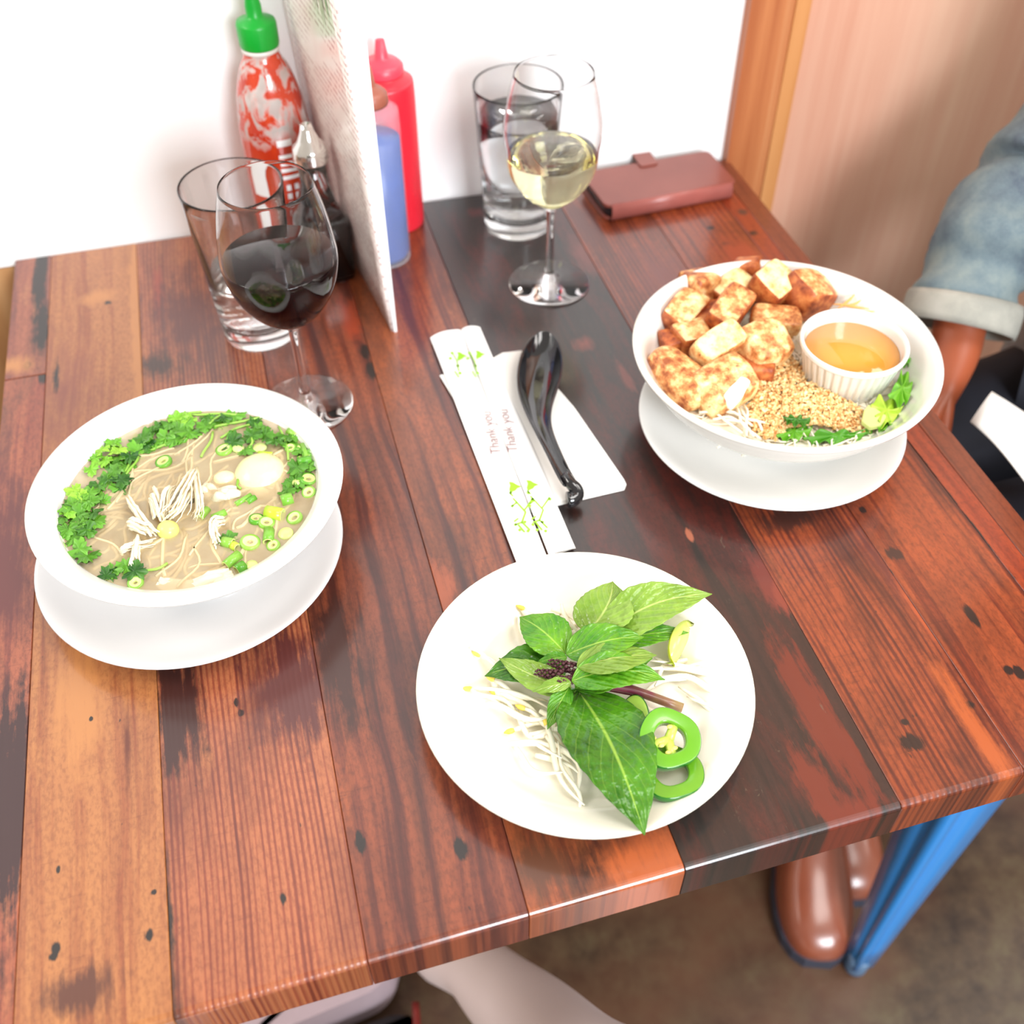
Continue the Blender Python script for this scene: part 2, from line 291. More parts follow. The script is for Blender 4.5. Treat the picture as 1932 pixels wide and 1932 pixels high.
V, F = box(cx2-.016, cx2, YW-.015, YW+.08, .002, 2.7); mk('trim_strip', V, F, panelwood('light_wood_strip', S((206, 140, 84), .85), S((220, 156, 100), .85), S((230, 176, 126), .85), 4.), wr, smooth=False)
V, F = box(cx2, 2.6, YW-.008, YW+.08, .002, 2.7); mk('panel', V, F, pk, wr, smooth=False)
def floormat():
    m = N('brown_concrete_floor'); a = m.noise(7., 6, .65); b = m.noise(38., 5, .7); f = m.ma('ADD', m.ma('MULTIPLY', a, .6), m.ma('MULTIPLY', b, .4))
    c = m.ramp(f, [(.36, S((46, 32, 24), .8)), (.5, S((84, 66, 48), .8)), (.62, S((104, 92, 66), .8))])
    c = m.mix(m.ramp(m.noise(3.3, 3, off=(4, 2, 0)), [(.5, 0.), (.64, 1.)]), c, m.mix(b, S((92, 50, 34), .8), S((110, 86, 62), .8)))
    m.set(Base_Color=c, Roughness=.4); m.bump(b, .2, .002); return m.m
struct('floor', *box(-2.6, 3.2, -2.6, YW+.1, -.1, 0), floormat(), 'mottled brown concrete floor')
# ------------------------------------------------------------------ china
def china(name, c=(.90, .885, .85, 1)):
    m = N(name); m.set(Base_Color=c, Roughness=.16, Coat_Weight=.5, Coat_Roughness=.06, Specular_IOR_Level=.5); m.bump(m.noise(25., 2), .03, .001); return m.m
china_w = china('white_china', (.79, .785, .765, 1)); china_s = china('saucer_china', (.73, .725, .73, 1)); china_c = china('cream_china', (.87, .84, .72, 1)); china_m = china('melamine_white', (.79, .775, .73, 1))
def dish(name, c, prof, mat, label, cat, seg=96, M=None, flute=None):
    V, F = lathe(prof, np.array(c, float), seg, M, closed=True, flute=flute)
    o = mk(name, V, F, mat, org=c); return tag(o, label, cat)
def plateprof(R, h, well, t=.004):
    up = smoothprof([(.0005, .0045), (well*.6, .0045), (well, .006), (R*.78, h*.55), (R*.95, h*.92), (R, h)], 5)
    dn = smoothprof([(R+.0006, h-.0015), (R*.95, h*.92-t), (R*.78, h*.55-t), (well+.004, .0012), (well, 0), (well-.004, 0), (well-.006, .0016), (.0005, .0016)], 5)
    return [tuple(p) for p in up]+[tuple(p) for p in dn]
SL = np.array([-.0904, .5203, T]); SR = np.array([.3491, .537, T]); HP = np.array([.1353, .3408, T])
dish('saucer', SL, plateprof(.1030, .022, .058), china_s, 'wide white saucer under the noodle soup bowl', 'saucer')
dish('saucer', SR, plateprof(.1009, .022, .058), china_w, 'wide white saucer under the tofu noodle bowl', 'saucer')
dish('plate', HP, plateprof(.1024, .025, .066), china_c, 'round cream white plate holding basil, bean sprouts and chilli slices', 'plate')
# soup bowl (left)
BL = np.array([-.0826, .5335, T+.0062])
BH = .0605
def bowlprof(R, h, ri, t=.0045, foot=.046, lipdrop=.004):
    up = smoothprof([(.0005, .012), (foot*.75, .013), (ri*.80, h*.42), (ri*.97, h*.80), (ri, h*.88), (ri+(R-ri)*.45, h-.0012), (R-.003, h), (R, h-.0015)], 6)
    dn = smoothprof([(R-.001, h-.004), (ri+(R-ri)*.45, h-.0085), (ri+.0035, h*.80-.003), (ri*.84, h*.42-.003), (foot+.004, .010), (foot, .006), (foot, 0), (foot-.004, 0), (foot-.006, .006), (.0005, .007)], 6)
    return [tuple(p) for p in up]+[tuple(p) for p in dn]
dish('soup_bowl', BL, bowlprof(.1035, BH, .0865), china_w, 'white bowl full of noodle soup on the left saucer', 'bowl')
RC = np.array([.3612, .5572, T+.0062])
def rprof():
    R, h = .1148, .0640
    up = smoothprof([(.0005, .0115), (.045, .012), (.074, .023), (.094, .040), (.1035, .0545), (.1090, .0620), (R-.0025, h), (R, h-.0012)], 6)
    dn = smoothprof([(R-.0006, h-.004), (.1095, .0570), (.1055, .0490), (.096, .0345), (.080, .0205), (.057, .0085), (.052, .005), (.0515, 0), (.0475, 0), (.0455, .005), (.0005, .007)], 6)
    return [tuple(p) for p in up]+[tuple(p) for p in dn]
dish('salad_bowl', RC, rprof(), china_m, 'wide cream white bowl of tofu, peanuts and noodles on the right saucer', 'bowl', 112)
# ------------------------------------------------------------------ glass
def glassmat(name, tint=(1, 1, 1, 1), ior=1.45, rough=0.):
    m = N(name); m.set(Base_Color=tint, Transmission_Weight=1., Roughness=rough, IOR=ior); return m.m
glass = glassmat('clear_glass', (.985, .99, .99, 1)); glass_t = glassmat('thin_wine_glass', (.99, .99, .995, 1), 1.33); water_m = glassmat('water', (.99, .995, 1, 1), 1.33)
def wineglass(c, label, fill_z, mat, wname, rmax=.0415):
    r = root('wine_glass', c, label, 'glass', None); c = np.array(c, float)
    outer = smoothprof([(.036, 0.0005), (.0361, .0014), (.026, .0024), (.012, .0048), (.0054, .0100), (.0038, .022), (.0034, .045), (.0036, .070), (.0052, .0785), (.013, .0845), (.026, .0965), (.0365, .114), (rmax, .134), (.0408, .152), (.0370, .176), (.0318, .1965)], 7)
    outb = [tuple(p) for p in outer]; inner = [(rr-.0007+.0004*min(1, max(0, (z-.15)/.04)), z) for rr, z in outb if z > .1 ][::-1]
    inner2 = smoothprof([(.0255, .0985), (.0128, .0872), (.005, .0832), (.0004, .0825)], 5)
    prof = [(.0004, .0005)]+outb+[(.03175, .1968), (.0316, .1967)]+inner+[tuple(p) for p in inner2]
    V, F = lathe(prof, c, 72, closed=False); mk('glass_body', V, F, glass_t, r, org=c)
    # liquid
    def ir(z):
        zz = [p[1] for p in outb]; rr = [p[0] for p in outb]; i = np.searchsorted([q if k > len(zz)//2 else -1 for k, q in enumerate(zz)], z); k = (z-zz[i-1])/(zz[i]-zz[i-1]+1e-9); return rr[i-1]+(rr[i]-rr[i-1])*k-.0005
    lp = [(.0004, .0823), (.0052, .0830), (.013, .0870)]+[(ir(z), z) for z in np.linspace(.0985, fill_z-.0008, 10)]+[(ir(fill_z)-.0006, fill_z), (.0004, fill_z)]
    V, F = lathe(lp, c, 72); tag(mk(wname, V, F, mat, r, org=c), None)
    return r
def redwine():
    m = N('red_wine'); m.set(Base_Color=(.007, .0003, .001, 1), Transmission_Weight=.0, Roughness=.02, IOR=1.34); return m.m
wineglass((.0062, .6687, T), 'stemmed glass of dark red wine behind the soup bowl', .1400, redwine(), 'red_wine')
wineglass((.2427, .7778, T), 'stemmed glass of pale white wine in front of the wall', .1290, glassmat('white_wine', (.98, .95, .62, 1), 1.34), 'white_wine', .0390)
def waterglass(c, label, lvl):
    r = root('water_glass', c, label, 'glass'); c = np.array(c, float)
    prof = [(.0004, .001), (.029, .001), (.0305, 0), (.0322, .0015), (.0327, .004), (.0335, .02), (.0402, .132), (.0408, .1385), (.0407, .1402), (.0402, .1410), (.0397, .1402), (.0395, .1385), (.0380, .128), (.0312, .020), (.0300, .0165), (.0004, .0150)]
    V, F = lathe(prof, c, 72); mk('glass_body', V, F, glass, r, org=c)
    wr_ = lambda z: .0312+(z-.02)*(.0380-.0312)/.108+.0002
    lp = [(.0004, .0149), (.0300, .0163), (wr_(.022), .022)]+[(wr_(z), z) for z in np.linspace(.03, lvl, 5)]+[(.0004, lvl)]
    V, F = lathe(lp, c, 72); mk('water', V, F, water_m, r, org=c)
    return r
waterglass((-.0188, .7789, T), 'tumbler of water behind the red wine glass', .062)
waterglass((.2424, .8832, T), 'tumbler of water behind the white wine glass', .112)
# ------------------------------------------------------------------ condiments
def cylpatch(c, r, a0, a1, z0, z1, n=8):
    V = []; F = []
    for j, z in enumerate((z0, z1)):
        for i in range(n+1): a = a0+(a1-a0)*i/n; V.append((c[0]+r*math.cos(a), c[1]+r*math.sin(a), c[2]+z))
    for i in range(n): F.append((i, i+1, n+1+i+1, n+1+i))
    return np.array(V), F
white_ink = simple('white_print', (.9, .9, .9), .5)
# hot sauce bottle
hb = np.array([.0262, .9120, T])
r = root('hot_sauce_bottle', hb, 'clear squeeze bottle of red chilli sauce with a green nozzle cap', 'bottle')
bm_ = N('smeared_clear_plastic'); x, y, z = bm_.xyz()
sm = bm_.noise(1., 4, .6, bm_.cmb(bm_.ma('MULTIPLY', x, 75.), bm_.ma('MULTIPLY', y, 75.), bm_.ma('MULTIPLY', z, 42.)), dist=.7)
sm2 = bm_.noise(1., 3, .6, bm_.cmb(bm_.ma('MULTIPLY', x, 60.), bm_.ma('MULTIPLY', y, 60.), bm_.ma('MULTIPLY', z, 30.)), off=(5, 5, 5))
edge = bm_.ma('ADD', z, bm_.ma('MULTIPLY', bm_.ma('SUBTRACT', sm2, .5), .030))
full = bm_.ramp(bm_.ma('MULTIPLY', bm_.ma('SUBTRACT', .125, edge), 80., clamp=True), [(0., 0.), (1., 1.)])
smear = bm_.ramp(sm, [(.42, 0.), (.54, 1.)])
mask = bm_.ma('MAXIMUM', full, smear)
bm_.set(Base_Color=bm_.mix(mask, (.93, .89, .84, 1), bm_.mix(sm2, S((220, 70, 22)), S((160, 20, 8)))), Roughness=.14, Coat_Weight=.6, Coat_Roughness=.04)
tr = bm_.n('ShaderNodeBsdfTransparent'); mx = bm_.n('ShaderNodeMixShader'); bm_.val(mx.inputs[0], bm_.ma('ADD', bm_.ma('MULTIPLY', mask, .55), .42)); bm_.l(tr.outputs[0], mx.inputs[1]); bm_.l(bm_.b.outputs[0], mx.inputs[2]); bm_.l(mx.outputs[0], bm_.out.inputs[0])
V, F = lathe([(.0005, .002)]+[tuple(p) for p in smoothprof([(.028, .001), (.0305, .006), (.0308, .03), (.0308, .11), (.0300, .128), (.0268, .150), (.0215, .168), (.0160, .179), (.0140, .186)], 6)], hb, 56)
mk('bottle_body', V, F, bm_.m, r, org=hb)
V, F = lathe([(.0005, .004), (.028, .004), (.0292, .008), (.0292, .104), (.0005, .106)], hb, 40); mk('chilli_sauce', V, F, simple('chilli_sauce', S((160, 22, 10)), .3, .25, 60), r, org=hb)
V, F = lathe([(.0142, .1835), (.0158, .1845), (.0158, .1875), (.0142, .188)], hb, 40); mk('neck_ring', V, F, simple('milky_plastic', (.75, .7, .66), .3), r, org=hb)
V, F = lathe([(.0005, .1875), (.0160, .1880), (.0165, .1895), (.0166, .2060), (.0158, .2085), (.0085, .2105), (.0066, .2130), (.0068, .2200), (.0045, .2320), (.0030, .2420), (.0005, .2425)], hb, 48, flute=lambda a, z: .012*math.cos(28*a) if .189 < z < .2065 else 0)
mk('cap', V, F, simple('green_plastic', S((0, 158, 44)), .35, .05), r, org=hb)
pr = []
for a0, a1, z0, z1 in [(-1.62, -1.20, .112, .118), (-1.62, -.75, .101, .1045), (-1.60, -.70, .094, .098), (-1.62, -.8, .087, .091), (-1.6, -.9, .080, .0835), (-2.6, -2.05, .060, .098), (-2.5, -2.05, .02, .05)]: pr.append(cylpatch(hb, .0311, a0, a1, z0, z1))
for i in range(4):
    for j in range(7): pr.append(cylpatch(hb, .0311, -1.55+i*.24, -1.55+i*.24+.13, .02+j*.0082, .0255+j*.0082, 3))
tag(mk('label_print', *join(pr), white_ink, r, org=hb, smooth=False), kind='stuff')
# soy sauce cruet : square glass, steel pouring cap
cb = np.array([.0500, .8500, T]); r = root('soy_sauce_cruet', cb, 'square glass cruet of black soy sauce with a pointed steel cap', 'bottle')
def sqlathe(prof, c, rot, seg=48, p=5.):
    "profile (half width, z, squareness 0..1)"
    V = []; F = []
    for (hw, z, q) in prof:
        for k in range(seg):
            a = 2*PI*k/seg; ca, sa = math.cos(a), math.sin(a); rs = hw*(abs(ca)**p+abs(sa)**p)**(-1/p); rr = hw*(1-q)+rs*q
            x_, y_ = rr*ca, rr*sa; V.append((c[0]+x_*math.cos(rot)-y_*math.sin(rot), c[1]+x_*math.sin(rot)+y_*math.cos(rot), c[2]+z))
    n = len(prof)
    for i in range(n-1):
        for k in range(seg): k2 = (k+1) % seg; F.append((i*seg+k, i*seg+k2, (i+1)*seg+k2, (i+1)*seg+k))
    F += [tuple(range(seg-1, -1, -1)), tuple((n-1)*seg+k for k in range(seg))]
    return np.array(V), F
crot = math.radians(8)
V, F = sqlathe([(.020, 0, 1), (.0228, .003, 1), (.0228, .052, 1), (.0215, .060, 1), (.0150, .076, .8), (.0118, .092, .3), (.0115, .116, 0)], cb, crot); mk('glass_body', V, F, glass, r, org=cb)
V, F = sqlathe([(.018, .005, 1), (.0212, .007, 1), (.0212, .052, 1), (.0204, .0575, 1)], cb, crot); mk('soy_sauce', V, F, simple('soy_sauce', (.006, .004, .004), .05), r, org=cb)
steel = simple('polished_steel', (.78, .76, .74), .12, Metallic=1.)
V, F = lathe([(.0128, .112), (.0148, .1125), (.0155, .1145), (.0148, .1165), (.0155, .1185), (.0148, .1205), (.0152, .1225), (.0140, .126), (.0095, .131), (.0062, .139), (.0046, .1455), (.0030, .1458), (.0005, .1440)], cb, 40); mk('pouring_cap', V, F, steel, r, org=cb)
# squeeze bottles
def squeeze(c, label, R, h, cap_h, body, capm, liq=None, liqh=0., tipr=.0042):
    c = np.array(c, float); r = root('squeeze_bottle', c, label, 'bottle')
    V, F = lathe([(.0005, 0), (R-.004, 0)]+[tuple(p) for p in smoothprof([(R-.001, .002), (R, .006), (R, h*.5), (R, h-.012), (R-.0025, h-.004), (R-.008, h), (R-.0095, h+.002)], 5)], c, 48); mk('bottle_body', V, F, body, r, org=c)
    if liq: V, F = lathe([(.0005, .002), (R-.0035, .002), (R-.0013, .007), (R-.0013, liqh), (.0005, liqh+.004)], c, 40); mk('sauce', V, F, liq, r, org=c)
    rc = R-.0085
    V, F = lathe([(.0005, h+.001), (rc, h+.001), (rc+.0005, h+.003), (rc, h+cap_h-.004), (rc-.004, h+cap_h), (.0075, h+cap_h+.0015), (.0062, h+cap_h+.004), (tipr, h+cap_h+.018), (.0005, h+cap_h+.0185)], c, 44, flute=lambda a, z: .015*math.cos(22*a) if h+.002 < z < h+cap_h-.003 else 0)
    mk('nozzle_cap', V, F, capm, r, org=c); return r
clearp = N('cloudy_clear_plastic'); clearp.set(Base_Color=(.86, .9, 1, 1), Roughness=.12, Coat_Weight=.5); tr = clearp.n('ShaderNodeBsdfTransparent'); mx = clearp.n('ShaderNodeMixShader'); mx.inputs[0].default_value = .16
clearp.l(tr.outputs[0], mx.inputs[1]); clearp.l(clearp.b.outputs[0], mx.inputs[2]); clearp.l(mx.outputs[0], clearp.out.inputs[0])
squeeze((.1068, .8640, T), 'clear squeeze bottle holding a blue grey sauce, right of the menu', .0240, .148, .014, clearp.m, simple('brown_cap', S((150, 84, 66)), .4, .2), simple('dark_blue_sauce', S((38, 78, 158)), .35, .3, 40), .118)
squeeze((.1285, .9215, T), 'plain red plastic squeeze bottle against the white wall', .0268, .146, .013, simple('red_plastic', S((226, 36, 54)), .35, .06, Subsurface_Weight=.1), simple('red_cap_plastic', S((236, 66, 84)), .35), tipr=.0040)
# menus
def menumat(name, base, seed, ink):
    m = N(name); x, y, z = m.xyz()
    row = m.ma('ADD', m.ma('MULTIPLY', m.ma('SINE', m.ma('MULTIPLY', z, 2*PI/.0062)), .5), .5); row = m.ramp(row, [(.55, 0.), (.72, 1.)])
    wd = m.noise(1., 3, .7, m.cmb(seed, m.ma('MULTIPLY', y, 260.), m.ma('MULTIPLY', m.ma('FLOOR', m.ma('DIVIDE', z, .0062)), 3.7))); wd = m.ramp(wd, [(.44, 0.), (.5, 1.)])
    blk = m.noise(1., 2, .5, m.cmb(seed+2, m.ma('MULTIPLY', y, 14.), m.ma('MULTIPLY', z, 34.))); blk = m.ramp(blk, [(.42, 0.), (.47, 1.)])
    mar = m.ramp(m.ma('MULTIPLY', m.ma('ABSOLUTE', m.ma('ADD', y, -.0)), 1.), [(.0, 1.), (1., 1.)])
    c = m.mix(m.ma('MULTIPLY', m.ma('MULTIPLY', row, wd), m.ma('MULTIPLY', blk, .6)), base, ink)
    tint = m.noise(9., 3); c = m.mix(m.ramp(tint, [(.5, 0.), (.7, .3)]), c, S((226, 150, 146)), 'MULTIPLY')
    m.set(Base_Color=c, Roughness=.22, Coat_Weight=.3); return m.m
def menu(p0, p1, lean, h, label, mat, th=.0014):
    p0 = np.array([*p0, T]); p1 = np.array([*p1, T]); d = (p1-p0)/np.linalg.norm(p1-p0); nrm = np.array([d[1], -d[0], 0])
    r = root('menu', (p0+p1)/2, label, 'menu'); V = []; F = []; nu, nv = 10, 10
    for j in range(nv+1):
        for i in range(nu+1):
            a, b = i/nu, j/nv; V.append(p0+(p1-p0)*a+np.array([0, 0, h*b])-nrm*lean*b*(1+.0*a)+nrm*.0012*math.sin(PI*a)*(1-.4*b)+d*(-.004*b))
    for j in range(nv):
        for i in range(nu): q = j*(nu+1)+i; F.append((q, q+1, q+nu+2, q+nu+1))
    o = mk('sheet', V, F, mat, r, org=p0); solid(o, th, 0); return r, p0, d, nrm
mA, p0, d, nrm = menu((.0906, .7462), (.0648, .9380), .0165, .31, 'tall printed menu leaning left, between the cruet and the other sheet', menumat('menu_print_pinkish', S((255, 246, 240)), 1., S((176, 130, 130))))
rB = root('menu', (.086, .80, T), 'bright white upright menu sheet beside the blue squeeze bottle', 'menu')
V = []; F = []; nj = 12
for j in range(nj+1):
    b = j/nj; z = .31*b; l0 = -.0165*b+.0012; P = [(.0906+l0, .7452+.0005*b), (.0906+l0*.45+.0018, .7442), (.0944, .7448), (.0948, .7480), (.0915, .775), (.0725, .938)]
    for p in P: V.append((p[0], p[1], T+z))
for j in range(nj):
    for i in range(5): q = j*6+i; F.append((q, q+1, q+7, q+6))
o = mk('folded_sheet', V, F, menumat('menu_print_white', (.9, .9, .93, 1), 6., S((150, 160, 215))), rB, smooth=False); o.data.materials.append(simple('plain_white_margin', (.9, .9, .92, 1), .3)); o.data.polygons.foreach_set('material_index', [1 if i % 5 < 4 else 0 for i in range(5*nj)]); solid(o, .0006, 0)
# bamboo drawing near the top of the pinkish menu
gm = simple('menu_green_ink', S((150, 160, 120)), .5, .3, 200); ps = []
for k in range(9):
    a = .14+.03*k; zz = .255+.012*math.sin(k*1.7); c0 = p0+(np.array([*(.0648, .9380), T])-p0)*a
    b0 = c0+np.array([0, 0, zz])-nrm*(.0165*zz/.31+.0012); b1 = b0+d*.004*math.sin(k)+np.array([0, 0, .03])-nrm*.0016
    s_ = d*.0022; ps.append((np.array([b0-s_*.3, (b0+b1)/2-s_, b1, (b0+b1)/2+s_]), [(0, 1, 2, 3)]))
tag(mk('leaf_drawing', *join(ps), gm, mA, smooth=False), kind='stuff')
# ------------------------------------------------------------------ wallet phone case
wl = np.array([.396, .902, T]); r = root('wallet_phone_case', wl, 'brown leather wallet phone case lying closed by the wall', 'phone case')
lea = N('brown_leather'); n_ = lea.noise(12., 4); lea.set(Base_Color=lea.mix(n_, S((112, 50, 40), .95), S((152, 80, 66), .95)), Roughness=.36, Coat_Weight=.2); lea.bump(lea.noise(420., 3), .12, .0006)
Pq = [np.array([.3255, .8645]), np.array([.4675, .8725]), np.array([.4640, .9400]), np.array([.3215, .9330])]
def rpoly(P, rad, n=5):
    out = []
    for i in range(len(P)):
        a, b, c = P[i-1], P[i], P[(i+1) % len(P)]; u = (a-b)/np.linalg.norm(a-b); v = (c-b)/np.linalg.norm(c-b)
        for k in range(n+1):
            t = k/n; p = b+u*rad*(1-t)**2+v*rad*t**2; out.append(p)
    return out
def lid(P, z0, z1, name, mat, e=.0012):
    V, F = prism(rpoly(P, .008), T+z0, T+z1); o = mk(name, V, F, mat, r, smooth=False); bevel(o, e, 3, .8); return o
cc = sum(Pq)/4
lid(Pq, .0, .0030, 'back_cover', lea.m); lid([cc+(p-cc)*.965 for p in Pq], .0032, .0128, 'phone', simple('black_phone', (.012, .012, .015), .2))
lid([p+np.array([0, 0]) for p in Pq], .0130, .0168, 'front_cover', lea.m)
# folded spine on the near side
sp = simple('light_worn_leather', S((170, 96, 88), .9), .3, .15, 60)
A_, B_ = Pq[0], Pq[1]; V = []; F = []; n = 10
for i, p in enumerate((A_+np.array([.006, .0]), B_+np.array([-.006, 0]))):
    for k in range(n+1): a = -PI/2-PI*k/n; V.append((p[0], p[1]+.0012+.0042*math.cos(a)*1.0*(1), T+.0086+.0078*math.sin(-a)))
for k in range(n): F.append((k, k+1, n+1+k+1, n+1+k))
V = [(a, b-.0005, c) for a, b, c in V]
o = mk('spine', V, F, sp, r); solid(o, .0011, 1)
tabp = at(1222, 308, .0172); V, F = prism(rpoly([np.array([tabp[0]-.010, tabp[1]-.006]), np.array([tabp[0]+.010, tabp[1]-.005]), np.array([tabp[0]+.010, tabp[1]+.03]), np.array([tabp[0]-.010, tabp[1]+.03])], .004), T+.0170, T+.0186)
o = mk('closing_tab', V, F, lea.m, r, smooth=False); bevel(o, .0006)
# ------------------------------------------------------------------ napkin, chopstick sleeves, spoon
def papermat(name, c, emb=0.):
    m = N(name); m.set(Base_Color=c, Roughness=.8); m.bump(m.noise(700., 2), .1, .0003); return m.m
paper_n = papermat('napkin_paper', (.90, .885, .85, 1)); paper_s = papermat('sleeve_paper', (.92, .92, .91, 1))
def P2(u, v): return at(u, v, .002)[:2]
nap = root('paper_napkin', (*P2(1020, 810), T), 'folded white paper napkin under the black soup spoon', 'napkin')
poly = [P2(833, 711), P2(934, 678), P2(952, 668), P2(987, 664), P2(1062, 742), P2(1086, 770), P2(1178, 903), P2(1182, 912), P2(1178, 922), P2(1050, 952), P2(985, 968)]
for k in range(3):
    pk_ = [np.array(p)*(1)+np.array([(-.0006)*k, .0008*k]) for p in poly]; V, F = prism(pk_, T+.0003+k*.00085, T+.0009+k*.00085); o = mk('ply', V, F, paper_n, nap, smooth=False)
def sleeve(P, z, label):
    c = sum(np.array(p) for p in P)/4; r = root('chopstick_sleeve', (c[0], c[1], T), label, 'chopsticks', 'paper chopstick sleeves')
    tl_, tr_, br_, bl_ = [np.array(p) for p in P]; V = []; F = []; nu, nv = 8, 24
    for s_ in (0, 1):
        for j in range(nv+1):
            for i in range(nu+1):
                a, b = i/nu, j/nv; p = (tl_*(1-a)+tr_*a)*(1-b)+(bl_*(1-a)+br_*a)*b
                hh = (.0013*(math.sin(PI*a)**.4)+.0006*math.sin(b*9+a*2)) if s_ else 0.
                V.append((p[0], p[1]+(.0015*math.sin(a*PI*1.3) if j == 0 else 0), z+hh+s_*.0005))
    o1 = (nu+1)*(nv+1)
    for j in range(nv):
        for i in range(nu): q = j*(nu+1)+i; F.append((q, q+nu+1, q+nu+2, q+1)); F.append((o1+q, o1+q+1, o1+q+nu+2, o1+q+nu+1))
    mk('paper_sleeve', V, F, paper_s, r); return r
zs = T+.0030
s1 = sleeve([P2(812, 640), P2(868, 624), P2(1035, 1060), P2(975, 1065)], zs, 'white paper chopstick sleeve printed Thank you, left one of the pair')
s2 = sleeve([P2(870, 626), P2(905, 620), P2(1086, 1037), P2(1036, 1052)], zs+.0004, 'white paper chopstick sleeve printed Thank you, right one of the pair')
ink_b = simple('brown_ink', S((124, 84, 88)), .6); ink_g = simple('green_ink', S((150, 205, 40)), .6)
dirv = P2(975, 1065)-P2(812, 640); dirv = dirv/np.linalg.norm(dirv)
for parent, u0, v0, u1, v1 in ((s1, 946, 856, 925, 774), (s2, 978, 852, 957, 770)):
    cu = bpy.data.curves.new('printed_text', 'FONT'); cu.body = 'Thank you'; cu.size = .0145; cu.extrude = .00008; cu.materials.append(ink_b)
    o = bpy.data.objects.new('printed_text', cu); sc.collection.objects.link(o); a = at(u0, v0, .0066); b = at(u1, v1, .0066)
    o.parent = parent; o.location = Vector(a)-wloc(parent); o.rotation_euler = (0, 0, math.atan2(b[1]-a[1], b[0]-a[0])); o.location.z = .0066-.0
    L_ = np.linalg.norm(b-a); cu.size = L_/4.35; cu.shear = .12; cu.offset = -.00008
    me = bpy.data.meshes.new_from_object(o); ob_ = bpy.data.objects.new('printed_text', me); sc.collection.objects.link(ob_); ob_.parent = parent; ob_.location = o.location; ob_.rotation_euler = o.rotation_euler; bpy.data.objects.remove(o); tag(ob_, 'brown lettering that reads Thank you', kind='stuff')
def flatshape(pts, h, th=.00012):
    return prism([at(u, v, h)[:2] for u, v in pts], T+h, T+h+th)
def stroke(p, q, wd, h):
    a = at(*p, h)[:2]; b = at(*q, h)[:2]; t = (b-a)/np.linalg.norm(b-a); n_ = np.array([-t[1], t[0]])*wd; return prism([a-n_, b-n_, b+n_, a+n_], T+h, T+h+.00012)
def bird(cx_, cy_, s, h): return flatshape([(cx_+s*x, cy_+s*y) for x, y in [(-12, -10), (-4, -9), (2, -5), (12, -1), (4, 2), (1, 6), (-6, 9), (-9, 12), (-11, 4), (-9, -3)]], h)
for parent, dx in ((s1, 0), (s2, 33)):
    h = .0057; L = [bird(972+dx, 919-dx*.1, 1., h), bird(872+dx*1.05, 672-dx*.08, .8, h)]
    br = [((968, 940), (992, 966)), ((992, 966), (985, 985)), ((985, 985), (1000, 1000)), ((975, 948), (966, 955)), ((990, 962), (1000, 948)), ((985, 985), (972, 990)), ((978, 990), (990, 1004)), ((968, 936), (962, 930)), ((1000, 948), (1004, 942)), ((978, 978), (970, 984))]
    for p, q in br: L.append(stroke((p[0]+dx, p[1]-dx*.12), (q[0]+dx, q[1]-dx*.12), .0006, h))
    for (a, b) in [(966, 955), (1004, 942), (972, 990), (996, 1002), (980, 1000), (963, 930), (990, 985)]: L.append(flatshape([(a+dx-3, b), (a+dx, b-3), (a+dx+4, b-1), (a+dx+1, b+3)], h))
    for p, q in [((855, 668), (862, 680)), ((862, 680), (866, 700)), ((858, 700), (866, 712))]: L.append(stroke((p[0]+dx, p[1]), (q[0]+dx, q[1]), .0005, h))
    for (a, b) in [(853, 666), (850, 676), (868, 704), (864, 690)]: L.append(flatshape([(a+dx-4, b), (a+dx, b-3), (a+dx+4, b), (a+dx, b+3)], h))
    mk('bird_print', *L[0], ink_g, parent, smooth=False); mk('bird_print', *L[1], ink_g, parent, smooth=False); tag(mk('branch_print', *join(L[2:]), ink_g, parent, smooth=False), kind='stuff')
# spoon (Asian soup spoon, black)
sp_ = np.array([*P2(1020, 700), T+.0035]); r = root('soup_spoon', (sp_[0], sp_[1], T+.003), 'glossy black melamine soup spoon lying on the napkin', 'spoon')
blackm = simple('black_melamine', (.008, .008, .010), .12, Coat_Weight=.6, Coat_Roughness=.03)
cl = [(1029, 624, .0205, .003), (1029, 627, .020, .011), (1027, 634, .0195, .0175), (1026, 644, .019, .0245), (1023, 662, .0175, .0325), (1020, 688, .0165, .0360), (1016, 715, .0160, .0345), (1013, 742, .0162, .0285), (1014, 765, .0168, .0215), (1018, 788, .0176, .0155), (1026, 812, .0185, .0118), (1040, 842, .020, .0102), (1054, 872, .021, .0096), (1066, 896, .020, .0096), (1077, 912, .0175, .0100)]
V = []; F = []; nu = 16
cs = [at(u, v, h) for u, v, h, wd in cl]; n = len(cl)
depth = [.0, .0015, .0055, .0105, .0145, .0155, .0145, .012, .0085, .0055, .0035, .003, .003, .003, .003]
for i in range(n):
    t = cs[min(i+1, n-1)]-cs[max(i-1, 0)]; t[2] = 0; t /= np.linalg.norm(t); sd = np.array([-t[1], t[0], 0]); wd = cl[i][3]/2; dp = min(depth[i]*.72, cs[i][2]-T-.0032)
    for k in range(nu+1):
        a = k/nu*2-1; V.append(cs[i]+sd*wd*a+np.array([0, 0, -dp*(1-abs(a)**2.4)]))
for i in range(n-1):
    for k in range(nu): q = i*(nu+1)+k; F.append((q, q+1, q+nu+2, q+nu+1))
o = mk('spoon_body', V, F, blackm, r); solid(o, .0018, 1); subsurf(o, 2)
hk = [at(1066, 896, .0185), at(1077, 912, .0165), at(1086, 922, .0135), at(1088, 932, .0105), at(1080, 941, .0085), at(1071, 943, .0085)]
